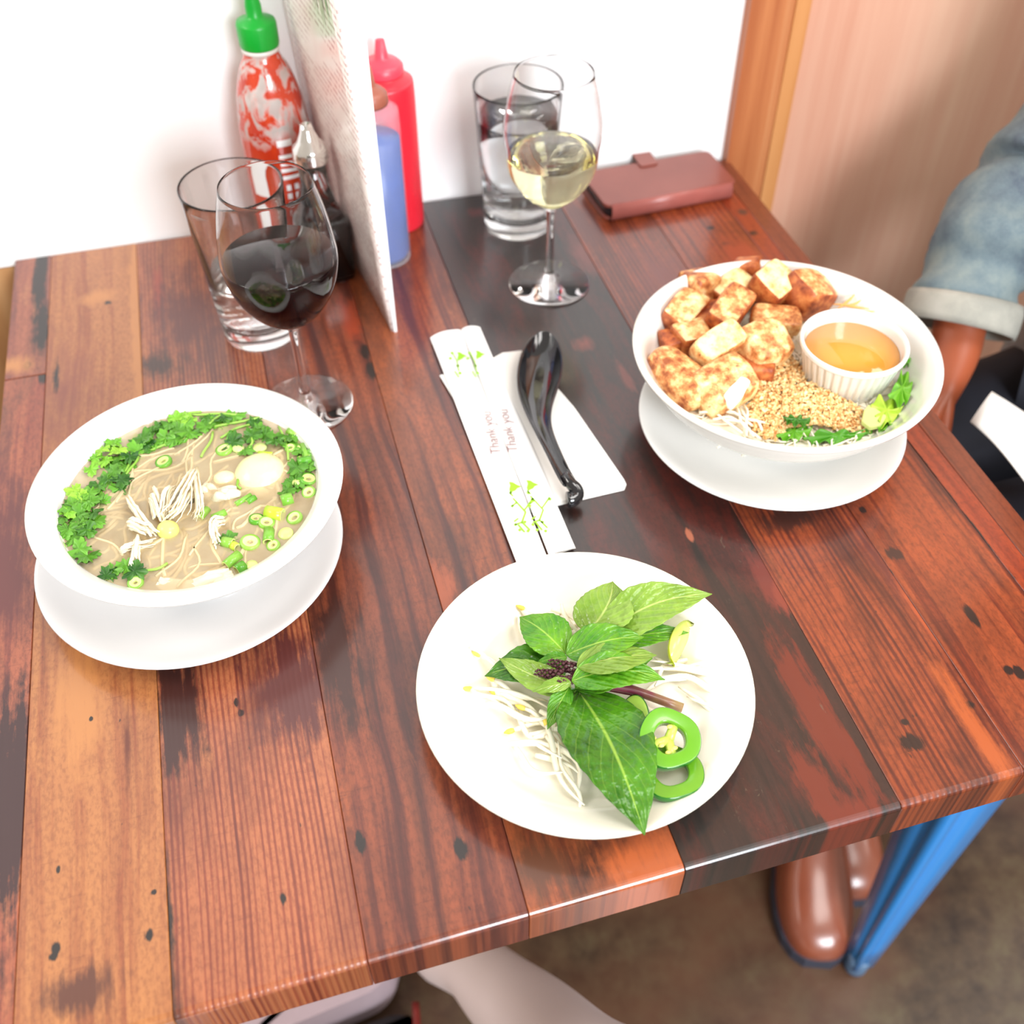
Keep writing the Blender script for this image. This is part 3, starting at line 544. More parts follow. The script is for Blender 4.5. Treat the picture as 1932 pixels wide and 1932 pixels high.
V, F = tube(smoothprof([tuple(p) for p in hk], 4), [.0040+.0022*min(1, i/16) for i in range(21)], 12); o = mk('hook', V, F, blackm, r); 
# ------------------------------------------------------------------ soup
BZ = .0545
def sp3(u, v, dz=0.): return at(u, v, BZ+dz)
def alphamat(name, c1, c2, alpha, rough=.08, scale=20.):
    m = N(name); m.set(Base_Color=m.mix(m.noise(scale, 3), c1, c2), Roughness=rough, Specular_IOR_Level=.5); t_ = m.n('ShaderNodeBsdfTransparent'); x_ = m.n('ShaderNodeMixShader'); x_.inputs[0].default_value = alpha
    m.l(t_.outputs[0], x_.inputs[1]); m.l(m.b.outputs[0], x_.inputs[2]); m.l(x_.outputs[0], m.out.inputs[0]); return m.m
bc = np.array([BL[0], BL[1], 0]); V = []; F = []; nr_, na = 10, 72
for i in range(nr_+1):
    for k in range(na): a = 2*PI*k/na; rr = .0861*i/nr_; V.append((bc[0]+rr*math.cos(a), bc[1]+rr*math.sin(a), T+BZ+(.0008 if i == nr_ else 0)))
for i in range(nr_):
    for k in range(na): k2 = (k+1) % na; F.append((i*na+k, i*na+k2, (i+1)*na+k2, (i+1)*na+k)) if i else None
for k in range(na): F.append((0, na+k, na+(k+1) % na))
tag(mk('soup_broth', V, F, alphamat('cloudy_broth', S((186, 156, 116), 1.), S((240, 222, 178), 1.), .50, .05, 46.)), 'cloudy beige broth filling the white soup bowl', 'broth', kind='stuff')
noodm = simple('rice_noodle', S((226, 204, 160), .85), .35, .05, 60, Subsurface_Weight=.1)
def wavy(p, q, n=9, amp=.006, zz=None, seed=0):
    g = np.random.RandomState(seed); t = np.linspace(0, 1, n)[:, None]; P = np.array(p)*(1-t)+np.array(q)*t; d = np.array(q)-np.array(p); s = np.array([-d[1], d[0], 0]); s /= np.linalg.norm(s)+1e-9
    a1, a2, ph = g.uniform(-1, 1), g.uniform(-.6, .6), g.uniform(0, 6); off = a1*np.sin(t*PI)+a2*np.sin(t*2*PI+ph*.3); return P+s*amp*off
L = []
for k in range(110):
    a = rng.uniform(0, 2*PI); rr = .072*math.sqrt(rng.uniform(0, 1)); c = np.array([bc[0]+rr*math.cos(a), bc[1]+rr*math.sin(a), T+BZ-rng.uniform(.0004, .004)])
    an = rng.normal(.9, .6); l_ = rng.uniform(.02, .05); d = np.array([math.cos(an), math.sin(an), 0])*l_/2
    p, q = c-d, c+d
    for e in (p, q):
        v_ = e[:2]-bc[:2]; m_ = np.linalg.norm(v_)
        if m_ > .079: e[:2] = bc[:2]+v_*.079/m_
    L.append(tube(wavy(p, q, 8, .007, seed=k), rng.uniform(.0009, .0015), 6))
for k, (p, q) in enumerate([((170, 1000), (235, 1047)), ((330, 860), (400, 800)), ((240, 880), (250, 960)), ((200, 960), (300, 880)), ((300, 1090), (360, 1010)), ((340, 1110), (370, 1030)), ((400, 800), (350, 900)), ((500, 860), (570, 905)), ((440, 1000), (480, 960)), ((250, 870), (330, 850)), ((360, 1050), (440, 960))]):
    L.append(tube(wavy(sp3(*p, -.0004), sp3(*q, -.0004), 9, .006, seed=k+300), .0010, 6))
tag(mk('rice_noodles', *join(L), noodm), 'thin pale rice noodles sunk in the soup broth', 'noodles', kind='stuff')
cils = []
def leafmat(name, a, b, rough=.4, sss=.0, scale=60, tr=.25):
    m = N(name); oi = m.n('ShaderNodeObjectInfo').outputs['Random']; m.set(Base_Color=m.mix(m.ma('ADD', m.ma('MULTIPLY', m.noise(scale, 4), 1.3), m.ma('SUBTRACT', m.ma('MULTIPLY', oi, .8), .55), clamp=True), a, b), Roughness=rough); m.bump(m.noise(scale*6, 2), .15, .0005); return m.m
cil_d = leafmat('cilantro_green', S((30, 88, 16), .95), S((112, 180, 50), .95)); cil_l = leafmat('cilantro_light_green', S((108, 178, 40), .95), S((164, 214, 70), .95))
def cilantro(u, v, s, mat, dz=.0012):
    c = sp3(u, v, dz); ph = rng.uniform(0, 2*PI); V = [(0, 0, .0005)]; na = 40
    for ring in (.5, 1.):
        for k in range(na):
            a = 2*PI*k/na; lob = abs(math.cos(1.5*(a-ph)))**.7; r_ = s*(.50+.50*lob)*(1+.14*math.sin(11*a)); r_ *= ring*(1 if ring < 1 else 1)
            V.append((r_*math.cos(a), r_*math.sin(a), s*.14*math.sin(3*a+ph*2)*ring+rng.uniform(-.16, .16)*s))
    F = [(0, 1+k, 1+(k+1) % na) for k in range(na)]+[(1+k, 1+na+k, 1+na+(k+1) % na, 1+(k+1) % na) for k in range(na)]
    tx, ty = rng.uniform(-.3, .3, 2); V = np.array(V); V[:, 2] += V[:, 0]*tx+V[:, 1]*ty
    d = c[:2]-bc[:2]; m_ = np.linalg.norm(d)
    if m_ > .0815: c[:2] = bc[:2]+d*.0815/m_
    mk('cilantro_leaf', V+c, F, mat)
    o = bpy.context.scene.objects[-1] if 0 else None
DK_ = [(128, 1000), (150, 990), (140, 1015), (165, 1000), (120, 978), (138, 958), (152, 945), (170, 930), (186, 915), (203, 905), (215, 890), (230, 905), (226, 922), (170, 948), (188, 942), (240, 880), (245, 862), (260, 850), (278, 842), (292, 835), (225, 862), (210, 880), (268, 826), (287, 815), (302, 806), (320, 800), (336, 812), (312, 826), (330, 828), (352, 800), (357, 816), (392, 790), (407, 800), (422, 790), (442, 786), (387, 806), (480, 800), (490, 812), (476, 822), (502, 820), (520, 832), (545, 824), (552, 838), (150, 1036), (163, 1050), (212, 1078), (238, 1068), (255, 1078), (200, 1087), (147, 975), (178, 968), (560, 882), (557, 908), (542, 925), (586, 878), (575, 850), (180, 985), (462, 850), (440, 835), (430, 1020)]
LT_ = [(195, 830), (215, 835), (180, 865), (200, 870), (172, 887), (140, 925), (150, 937), (345, 786), (332, 790), (356, 792), (130, 965), (222, 850), (190, 850)]
CTR = {'s': (BL[0], BL[1]), 'r': (RC[0], RC[1]), 'p': (HP[0], HP[1])}
HRS = 'twelve one two three four five six seven eight nine ten eleven'.split()
ORD = 'outermost|second|third|fourth|fifth|sixth|seventh|eighth|ninth|tenth|eleventh|twelfth|thirteenth|fourteenth|fifteenth|sixteenth|seventeenth|eighteenth|nineteenth|twentieth|twenty-first'.split('|')
def proj(p): d = np.array(p)-CAM; z = d@fw; return np.array([966+FPX*(d@RT)/z, 966-FPX*(d@UP)/z])
def clocklabels(L, base, cat, group, key):
    c0 = proj((*CTR[key], T+.05)); H = {}
    for o in L:
        q = proj(wloc(o))-c0; h = int(round(math.atan2(q[0], -q[1])/(2*PI)*12)) % 12; H.setdefault(h, []).append((-np.hypot(*q), o.name, o))
    for h, v in H.items():
        v.sort(key=lambda t: t[:2])
        for k, (_, _, o) in enumerate(v): tag(o, base+' at '+HRS[h]+" o'clock"+(', '+ORD[min(k, 20)]+' from the rim' if k else (', nearest the rim' if len(v) > 1 else '')), cat, group)
def tagn(n0, label, cat, group, key='s'): clocklabels([o for o in sc.objects if o.name.split('.')[0] == n0 and o.parent is None and 'label' not in o], label, cat, group, key)
for u, v in DK_: cilantro(u, v, rng.uniform(.0064, .0090), cil_d, rng.uniform(.0004, .0028))
for u, v in DK_[::2]: cilantro(u+rng.uniform(-6, 6), v+rng.uniform(-2, 8), rng.uniform(.007, .010), cil_d, -rng.uniform(.0004, .0012))
tagn('cilantro_leaf', 'dark green cilantro leaf in the soup', 'herb', 'dark cilantro leaves in the soup')
for u, v in LT_: cilantro(u, v, rng.uniform(.0055, .0072), cil_l, rng.uniform(.0018, .0032))
tagn('cilantro_leaf', 'bright yellow green leaf in the soup', 'herb', 'pale cilantro leaves in the soup')
stm = leafmat('cilantro_strand', S((120, 170, 50)), S((160, 200, 90)))
for k, (p, q) in enumerate([((285, 850), (334, 828)), ((238, 895), (262, 862)), ((360, 781), (452, 782)), ((405, 805), (490, 788)), ((395, 800), (425, 780)), ((380, 862), (402, 815)), ((527, 805), (545, 868)), ((270, 1078), (316, 1063)), ((230, 900), (250, 870)), ((470, 845), (474, 825)), ((415, 825), (470, 800)), ((320, 785), (380, 776)), ((448, 905), (454, 922)), ((110, 1015), (125, 1045))]):
    mk('cilantro_strand', *tube(wavy(sp3(*p, .0012), sp3(*q, .0012), 7, .0015, seed=k), .0009, 7), stm)
tagn('cilantro_strand', 'thin pale green cilantro stem in the soup', 'herb', 'cilantro stems in the soup')
sc_g = leafmat('scallion_green', S((74, 150, 34)), S((156, 204, 84)), .25); sc_p = leafmat('scallion_pale', S((196, 218, 120)), S((226, 232, 160)), .3); sc_y = leafmat('scallion_yellow_green', S((170, 206, 40)), S((206, 226, 90)), .25)
def ring(u, v, ro, ri, h=.0032, outer=None, dz=.0):
    c = sp3(u, v, dz); tx, ty = rng.uniform(-.25, .25, 2); n_ = np.array([tx, ty, 1.]); M, _ = frame(n_, (0, 0, 0))
    prof = [(ro*.96, -h*.5), (ro, 0), (ro*.94, h*.5), (ro*.70, h*.52), (ri*1.25, h*.46), (ri, h*.2), (ri, -h*.5)]
    V, F = lathe(prof, c, 24, M, closed=True); mi = [[0, 0, 0, 1, 1, 1, 0][i//24] for i in range(len(F))]
    mk('scallion_ring', V, F, [outer or sc_g, sc_p], mi=mi)
for u, v, r_, ri in [(423, 849, .0062, .0020), (548, 846, .0042, .0014), (582, 905, .0062, .0018), (583, 930, .0050, .0014), (503, 987, .0056, .0016), (556, 978, .0056, .0020), (472, 1024, .0068, .0018), (309, 872, .0060, .0016), (572, 866, .0045, .0012), (516, 1030, .0046, .0012), (256, 1101, .0052, .0012), (484, 980, .0052, .002), (567, 848, .0034, .001), (345, 828, .0042, .0012)]: ring(u, v, r_, ri)
tagn('scallion_ring', 'small green scallion ring in the soup', 'scallion', 'scallion rings in the soup')
for u, v, r_ in [(539, 1007, .0052), (449, 846, .0042), (490, 845, .0052), (566, 846, .0028), (559, 911, .0030), (475, 1066, .004), (579, 862, .0034)]:
    c = sp3(u, v, .0004); prof = [(.0003, -.001), (r_*.9, -.0012), (r_, 0), (r_*.86, .0013), (.0003, .0018)]; M, _ = frame(np.array([*rng.uniform(-.2, .2, 2), 1]), (0, 0, 0)); mk('scallion_slice', *lathe(prof, c, 20, M), sc_p)
tagn('scallion_slice', 'whitish solid scallion slice in the soup', 'scallion', 'white scallion slices in the soup')
def stalk(u0, v0, u1, v1, r_, mat, dz=.0006, name='scallion_tube'):
    p, q = sp3(u0, v0, dz), sp3(u1, v1, dz); d = q-p; L_ = np.linalg.norm(d); d /= L_; x = np.cross([0, 0, 1.], d); y = np.cross(d, x); M = np.stack([x, y, d], 1)
    V, F = lathe([(r_, 0), (r_*1.03, L_*.5), (r_, L_), (r_*.72, L_), (r_*.70, L_*.5), (r_*.72, 0)], p, 16, M, closed=True); mi = [[0, 0, 1, 1, 1, 1][i//16] for i in range(len(F))]; mk(name, V, F, [mat, sc_p], mi=mi)
for a in [(376, 978, 392, 960, .0026), (466, 948, 482, 938, .0020), (531, 946, 552, 940, .0042), (508, 1000, 506, 1024, .0036), (420, 1022, 440, 1026, .0036), (425, 1068, 452, 1046, .0034), (446, 1077, 462, 1066, .0036), (562, 873, 588, 868, .0034), (544, 813, 560, 822, .0026), (444, 952, 474, 934, .0018), (400, 978, 426, 966, .0024), (570, 840, 582, 872, .0024), (430, 832, 436, 815, .0018)]: stalk(*a[:4], a[4], sc_g)
tagn('scallion_tube', 'short bright green scallion tube in the soup', 'scallion', 'green scallion tubes in the soup')
for a in [(502, 966, 534, 972, .0046), (488, 856, 514, 858, .0020), (438, 1028, 448, 1034, .0030)]: stalk(*a[:4], a[4], sc_y)
tagn('scallion_tube', 'yellow green scallion tube in the soup', 'scallion', 'yellow green scallion tubes in the soup')
def blob(name, c, rad, mat, amp=.06, seed=0, sub=3, M=None, freq=1.):
    bm = bmesh.new(); bmesh.ops.create_icosphere(bm, subdivisions=sub, radius=1.); V = np.array([v.co[:] for v in bm.verts]); F = [[v.index for v in f.verts] for f in bm.faces]; bm.free()
    from mathutils import noise as mn
    for i in range(len(V)): V[i] *= 1+amp*mn.noise(Vector(V[i]*1.7*freq)+Vector((seed*3.1, seed, 0)))
    V = V*np.array(rad)
    if M is not None: V = V@M.T
    return mk(name, V+c, F, mat)
ballm = simple('egg_white_ball', S((240, 226, 176)), .25, .03, 40, Subsurface_Weight=.3)
tag(blob('soup_ball', sp3(493, 900, -.0065), (.0188, .0186, .0150), ballm, .03), 'large round pale ball half sunk in the soup', 'meatball')
tag(blob('soup_ball', sp3(423, 903, -.0012), (.0078, .0062, .0045), ballm, .08, 4), 'small pale oval piece left of the large ball in the soup', 'meatball')
tag(blob('scallion_bulb', sp3(317, 1000, .001), (.0072, .0068, .0062), simple('bulb_pale_green', S((220, 226, 120)), .3, .12, 150), .05, 7), 'pale yellow green scallion bulb on the shredded chicken', 'scallion')
chm = simple('cooked_chicken', S((244, 230, 200)), .5, .06, 200, Subsurface_Weight=.15)
def shred(pts, r0, r1, nf=6, h=.003, spread=.003, label=None):
    P = np.array([sp3(u, v, 0) for u, v in pts]); P = smoothprof([tuple(p) for p in P], 5); n = len(P); t = np.linspace(0, 1, n); parts = []
    nf = int(nf*2.4); r0 *= .52; r1 *= .52; spread *= 1.45
    for f in range(nf):
        off = np.array([rng.uniform(-1, 1), rng.uniform(-1, 1), 0])*spread; Q = P.copy()
        Q += off*(0.5+.5*t[:, None])+np.array([0, 0, 1])*(h*np.sin(np.clip(t*1.1+.1, 0, 1)*PI)[:, None]*(.7+.5*f/nf)+.0005*f)
        Q += rng.normal(0, .00018, Q.shape)+np.array([rng.uniform(-1, 1), rng.uniform(-1, 1), .3])*(.0022*t[:, None]**2)+wavy((0, 0, 0), (.01, .01, 0), n, .0012, seed=int(rng.randint(999)))*0; rad = (r0*(1-t)+r1*t)*rng.uniform(.6, 1.1)*(1-.5*np.abs(2*t-1)**4); parts.append(tube(Q, rad, 7))
    tag(mk('chicken_shred', *join(parts), chm), None)
    o = [x for x in sc.objects if x.name.startswith('chicken_shred') and 'label' not in x][-1]; tag(o, label, 'chicken', kind='thing'); del o['kind']
shred([(244, 948), (256, 968), (272, 990), (292, 1012)], .0022, .0028, 5, .004, .0014, 'thick white chicken strip slanting at the left of the soup centre')
shred([(294, 930), (302, 950), (310, 975)], .0018, .0024, 4, .005, .001, 'short upright chicken strip in the middle of the shredded chicken')
shred([(372, 908), (364, 935), (345, 960), (322, 985)], .0020, .0012, 9, .006, .0035, 'frayed white chicken tuft at the top of the shredded chicken')
shred([(372, 910), (376, 935), (378, 965), (372, 985)], .0016, .0008, 8, .005, .0030, 'drooping frayed chicken fibres right of the tuft')
shred([(330, 930), (318, 950), (312, 978)], .0020, .0016, 6, .004, .0020, 'chicken fibres left of the tuft')
shred([(288, 950), (296, 965), (302, 985)], .0026, .0026, 6, .003, .0022, 'rough chicken block in the middle of the pile')
shred([(248, 1000), (262, 1004), (282, 1008)], .0028, .0020, 7, .003, .0020, 'small knobbly chicken piece at the left of the pile')
shred([(229, 1046), (250, 1038), (290, 1028)], .0018, .0010, 4, .002, .0010, 'thin chicken strip lying low at the front of the pile')
shred([(262, 1020), (258, 1045), (252, 1066)], .0030, .0024, 4, .001, .0016, 'half sunk chicken strip pointing down the bowl')
shred([(424, 988), (408, 996), (404, 1015), (408, 1030)], .0014, .0018, 5, .003, .0016, 'curled chicken bit right of the pile')
shred([(385, 915), (410, 930), (440, 935)], .0085, .0070, 3, -.0065, .003, 'sunken pale chicken slab behind the tuft')
shred([(300, 1095), (360, 1100), (430, 1085)], .0085, .0070, 3, -.0075, .003, 'sunken pale chicken slab at the near edge of the soup')
# ------------------------------------------------------------------ tofu bowl
nwm = simple('white_vermicelli', S((252, 244, 224)), .4, .02, 60, Subsurface_Weight=.1)
L = []
for k in range(420):
    a = rng.uniform(0, 2*PI); rr = .086*math.sqrt(rng.uniform(0, 1)); zc = T+.036+rng.uniform(-.004, .006)-.0*rr; c = np.array([RC[0]+rr*math.cos(a), RC[1]+rr*math.sin(a), zc]); an = rng.uniform(0, PI); l_ = rng.uniform(.02, .045); d = np.array([math.cos(an), math.sin(an), rng.uniform(-.08, .08)])*l_/2
    p, q = c-d, c+d
    for e in (p, q):
        v_ = e[:2]-RC[:2]; m_ = np.linalg.norm(v_)
        if m_ > .088: e[:2] = RC[:2]+v_*.088/m_
    L.append(tube(wavy(p, q, 7, .008, seed=k+900), .0008, 5))
for k, (p, q) in enumerate([((1320, 775), (1420, 800)), ((1335, 770), (1400, 818)), ((1310, 765), (1395, 785)), ((1385, 770), (1430, 830)), ((1400, 765), (1405, 822)), ((1410, 790), (1440, 812)), ((1370, 790), (1425, 822)), ((1395, 775), (1440, 800)), ((1345, 790), (1400, 800)), ((1500, 610), (1495, 660)), ((1490, 620), (1510, 650)), ((1565, 590), (1630, 580)), ((1570, 570), (1640, 590)), ((1580, 595), (1650, 600)), ((1560, 580), (1600, 560)), ((1600, 600), (1660, 585))]):
    L.append(tube(wavy(at(*p, .044), at(*q, .043), 9, .004, seed=k+1500)+np.array([0, 0, 1])*(.002*np.sin(np.linspace(0, PI, 9)))[:, None], .0010, 6))
V = []; F = []
for i in range(9):
    for k in range(48): a = 2*PI*k/48; rr = .0875*i/8; V.append((RC[0]+rr*math.cos(a), RC[1]+rr*math.sin(a), T+.0375+.0018*math.sin(a*7+i*2)*(i > 0)*(i < 8)+.002*(i == 8)))
for i in range(8):
    for k in range(48): k2 = (k+1) % 48; F.append((i*48+k, i*48+k2, (i+1)*48+k2, (i+1)*48+k))
L.append((np.array(V), F))
tag(mk('vermicelli_noodles', *join(L), nwm), 'thin white vermicelli under the tofu in the right bowl', 'noodles', kind='stuff')
def tofumat():
    m = N('fried_tofu'); oi = m.n('ShaderNodeObjectInfo').outputs['Random']; n1 = m.noise(85., 5, .65); n2 = m.noise(260., 3)
    c = m.ramp(m.ma('ADD', n1, m.ma('MULTIPLY', m.ma('SUBTRACT', oi, .5), .10)), [(.36, S((150, 78, 40))), (.46, S((208, 140, 82))), (.55, S((236, 194, 132))), (.66, S((250, 230, 180)))])
    c = m.mix(m.ramp(n2, [(.66, 0.), (.72, .8)]), c, S((120, 52, 30))); m.set(Base_Color=c, Roughness=.42, Subsurface_Weight=.08); m.bump(m.ma('ADD', n1, m.ma('MULTIPLY', n2, .4)), .5, .0012); return m.m
tofu_g = tofumat()
def tm2(name, a, b, c2):
    m = N(name); n1 = m.noise(120., 4, .6); n2 = m.noise(330., 3); c = m.ramp(n1, [(.34, a), (.52, b), (.68, c2)]); c = m.mix(m.ramp(n2, [(.66, 0.), (.72, .7)]), c, S((140, 70, 40))); m.set(Base_Color=c, Roughness=.5, Subsurface_Weight=.1); m.bump(n1, .35, .001); return m.m
tofu_c = tm2('tofu_cream_face', S((214, 158, 90)), S((244, 222, 160)), S((250, 238, 190))); tofu_b = tm2('tofu_browned_side', S((120, 48, 22)), S((176, 92, 44)), S((206, 130, 70)))
from mathutils import noise as mn
def tofu(u, v, h, size, rot, label, top=None, side=None, tilt=(0, 0), seed=0, roundy=.0):
    c = at(u, v, h); bm = bmesh.new(); bmesh.ops.create_cube(bm, size=1.); bmesh.ops.subdivide_edges(bm, edges=bm.edges[:], cuts=5, use_grid_fill=True)
    V = np.array([q.co[:] for q in bm.verts]); F = [[q.index for q in f.verts] for f in bm.faces]; bm.free()
    topf = [1 if np.mean([V[i][2] for i in f]) > .49 else 0 for f in F]
    nrm_ = V/np.linalg.norm(V, axis=1)[:, None]*.62; k = .16+roundy; V = V*(1-k)+nrm_*k
    V[:, 0] *= 1+.12*V[:, 1]*math.sin(seed*2.3); V[:, 2] *= 1+.25*V[:, 0]*math.cos(seed*1.7)
    V = V*np.array(size)*1.14
    for i in range(len(V)):
        nn = mn.noise_vector(Vector(V[i]*95)+Vector((seed*5., 0, 0))); V[i] += np.array(nn)*.0011
        nn = mn.noise_vector(Vector(V[i]*320)+Vector((seed*9., 0, 0))); V[i] += np.array(nn)*.0004
    M = np.array((Matrix.Rotation(math.radians(rot), 3, 'Z') @ Matrix.Rotation(math.radians(tilt[0]), 3, 'X') @ Matrix.Rotation(math.radians(tilt[1]), 3, 'Y')))
    o = mk('tofu_piece', V@M.T+c, F, [side or tofu_g, top or tofu_g], mi=topf); subsurf(o, 1); return tag(o, label, 'tofu', 'fried tofu pieces in the right bowl')
g_, c_, b_ = tofu_g, tofu_c, tofu_b
tofu(1318, 545, .056, (.025, .024, .024), 20, 'golden brown tofu cube at the back left of the pile', g_, g_, (-10, 12), 1)
tofu(1289, 592, .054, (.036, .022, .020), 42, 'long pale golden tofu block along the left rim', g_, b_, (14, -8), 2)
tofu(1382, 548, .055, (.030, .022, .015), 30, 'flat cream topped tofu wedge with a browned underside, back of the pile', c_, b_, (10, -10), 3)
tofu(1411, 516, .058, (.018, .020, .020), 50, 'small dark brown tofu corner at the very back', b_, b_, (-20, 10), 4)
tofu(1458, 538, .065, (.029, .027, .020), 32, 'large cream topped tofu cube with dark sides at the back', c_, b_, (22, -6), 5)
tofu(1522, 556, .057, (.036, .030, .028), 15, 'large rounded golden tofu chunk behind the sauce cup', g_, b_, (15, 20), 6, .3)
tofu(1376, 586, .063, (.037, .021, .018), 42, 'long golden tofu block in the middle of the pile', g_, b_, (16, -10), 7)
tofu(1462, 606, .053, (.034, .020, .016), -20, 'lumpy low tofu piece left of the sauce cup', g_, g_, (10, 5), 8, .2)
tofu(1303, 637, .050, (.026, .020, .018), 10, 'brown tofu piece between the left rim and the cream wedge', g_, b_, (10, 0), 9)
tofu(1266, 652, .046, (.016, .018, .018), 0, 'small brown tofu bit tucked below the long left block', b_, b_, (0, 0), 10)
tofu(1354, 652, .063, (.036, .020, .019), 24, 'bright cream tofu wedge near the front left', c_, g_, (20, -8), 11, .1)
tofu(1440, 652, .058, (.033, .030, .024), 12, 'ragged golden tofu lump with a cream break in the middle', g_, g_, (20, 6), 12, .25)
tofu(1283, 712, .053, (.025, .047, .022), 28, 'long pale golden tofu finger at the front left rim', g_, g_, (10, 6), 13, .3)
tofu(1364, 728, .053, (.040, .032, .024), 20, 'tofu chunk with a white torn face at the front of the pile', g_, g_, (16, -4), 14, .25)
tofu(1388, 742, .057, (.022, .009, .013), 38, 'white torn tofu edge on the front chunk', simple('tofu_white', S((250, 246, 232)), .5), simple('tofu_white_side', S((250, 244, 226)), .5), (10, -6), 15, .2)
tofu(1424, 694, .048, (.026, .020, .016), -30, 'browned tofu scrap between the lump and the peanuts', b_, b_, (0, 0), 16, .2)
tofu(1345, 606, .048, (.030, .030, .018), 0, 'dark tofu piece hidden low in the middle of the pile', b_, b_, (0, 0), 17)
# peanuts
poly = [(1405, 700), (1440, 668), (1490, 668), (1520, 700), (1575, 740), (1628, 772), (1655, 800), (1640, 818), (1590, 812), (1545, 800), (1490, 806), (1462, 832), (1425, 815), (1405, 790), (1420, 752)]
def inpoly(x, y, P):
    c = False; j = len(P)-1
    for i in range(len(P)):
        if ((P[i][1] > y) != (P[j][1] > y)) and x < (P[j][0]-P[i][0])*(y-P[i][1])/(P[j][1]-P[i][1])+P[i][0]: c = not c
        j = i
    return c
ph_ = lambda u, v: .0405+.011*math.exp(-(((u-1520)/75)**2+((v-757)/48)**2))+.004*math.exp(-(((u-1440)/50)**2+((v-700)/40)**2))
pm = N('crushed_peanut'); cn = pm.noise(420., 2); pm.set(Base_Color=pm.ramp(cn, [(.30, S((190, 124, 66))), (.46, S((232, 184, 118))), (.62, S((250, 230, 178)))]), Roughness=.6)
L = []; cubeV = np.array([(x, y, z) for x in (-.5, .5) for y in (-.5, .5) for z in (-.5, .5)]); octV = np.array([(1, 0, 0), (-1, 0, 0), (0, 1, 0), (0, -1, 0), (0, 0, 1), (0, 0, -1)])*.62
octF = [(0, 2, 4), (2, 1, 4), (1, 3, 4), (3, 0, 4), (2, 0, 5), (1, 2, 5), (3, 1, 5), (0, 3, 5)]; cubeF = [(0, 1, 3, 2), (4, 6, 7, 5), (0, 4, 5, 1), (2, 3, 7, 6), (0, 2, 6, 4), (1, 5, 7, 3)]
cnt = 0
while cnt < 3400:
    u, v = rng.uniform(1395, 1665), rng.uniform(660, 835)
    if not inpoly(u, v, poly): continue
    s = rng.uniform(.0009, .0026) if rng.rand() < .9 else rng.uniform(.0028, .0042); q = at(u, v, ph_(u, v)+rng.uniform(-.0022, .0012)); R_ = np.array(Matrix.Rotation(rng.uniform(0, 6), 3, Vector(rng.normal(size=3)))); sc_ = np.array([1, rng.uniform(.6, 1), rng.uniform(.45, 1)])*s*1.25
    if rng.rand() < .5: L.append(((cubeV*sc_)@R_.T*.85+q, cubeF))
    else: L.append(((octV*sc_)@R_.T+q, octF))
    cnt += 1
gu, gv = 22, 16; V = []; F = []
tag(mk('crushed_peanuts', *join(L), pm.m, smooth=False), 'heap of crushed peanuts at the front of the tofu bowl', 'peanuts', kind='stuff')
# lettuce
let_l = leafmat('lettuce_light', S((160, 206, 40)), S((214, 232, 100)), .35, scale=40); let_d = leafmat('lettuce_green', S((58, 140, 24)), S((120, 190, 44)), .35, scale=50)
def ruffle(pts_px, h, mat, label, name='lettuce_leaf', amp=.004, tilt=0.):
    C = np.array([at(u, v, h) for u, v in pts_px]); c = C.mean(0); V = [c+np.array([0, 0, .002])]; na = 36; m = len(C)
    ang = np.arange(na)/na*m
    for rg in (.4, .72, 1.):
        for k in range(na):
            i = int(ang[k]) % m; f = ang[k]-int(ang[k]); p = C[i]*(1-f)+C[(i+1) % m]*f; d = p-c
            V.append(c+d*rg*(1+(.06*math.sin(k*2.1) if rg == 1 else 0))+np.array([0, 0, amp*rg*math.sin(k*1.3+rg*2)+tilt*d[0]*rg]))
    F = [(0, 1+k, 1+(k+1) % na) for k in range(na)]
    for r_ in range(2): F += [(1+r_*na+k, 1+(r_+1)*na+k, 1+(r_+1)*na+(k+1) % na, 1+r_*na+(k+1) % na) for k in range(na)]
    o = mk(name, V, F, mat); solid(o, .0006, 0); subsurf(o, 1); return tag(o, label, 'lettuce')
ruffle([(1650, 790), (1640, 768), (1655, 748), (1682, 752), (1705, 768), (1698, 782), (1680, 800), (1662, 806)], .047, let_l, 'bright yellow green lettuce leaf right of the peanuts')
ruffle([(1672, 750), (1690, 725), (1700, 698), (1716, 708), (1722, 735), (1712, 760), (1698, 768)], .051, let_d, 'green lettuce leaf standing against the right side of the bowl')
ruffle([(1695, 690), (1705, 672), (1718, 664), (1716, 690)], .052, let_d, 'small green lettuce tip beside the sauce cup')
ruffle([(1648, 808), (1680, 795), (1702, 772), (1690, 800), (1665, 818)], .044, let_d, 'narrow green lettuce edge under the bright leaf')
ruffle([(1462, 826), (1470, 802), (1500, 795), (1535, 800), (1530, 818), (1505, 832), (1480, 834)], .0415, let_d, 'dark green lettuce leaf at the near edge of the bowl')
ruffle([(1510, 830), (1550, 812), (1600, 815), (1650, 812), (1630, 824), (1580, 836), (1535, 838)], .0415, let_d, 'long green lettuce leaf under the peanuts at the near edge')
ruffle([(1475, 790), (1500, 785), (1530, 792), (1520, 802), (1490, 800)], .0505, leafmat('lettuce_dark', S((30, 84, 20)), S((70, 130, 36)), .35), 'dark lettuce fragment showing through the peanuts')
V, F = prism([at(u, v, .045)[:2] for u, v in [(1628, 780), (1638, 768), (1674, 792), (1660, 808), (1640, 812), (1624, 800)]], T+.044, T+.0485)
o = mk('cucumber_piece', V, F, simple('cucumber_flesh', S((206, 222, 140)), .35, .06, 80), smooth=False); bevel(o, .0012, 3); tag(o, 'pale green cucumber wedge between peanuts and bright lettuce', 'cucumber')
carm = simple('pickled_carrot', S((240, 176, 100)), .35, .08, 80)
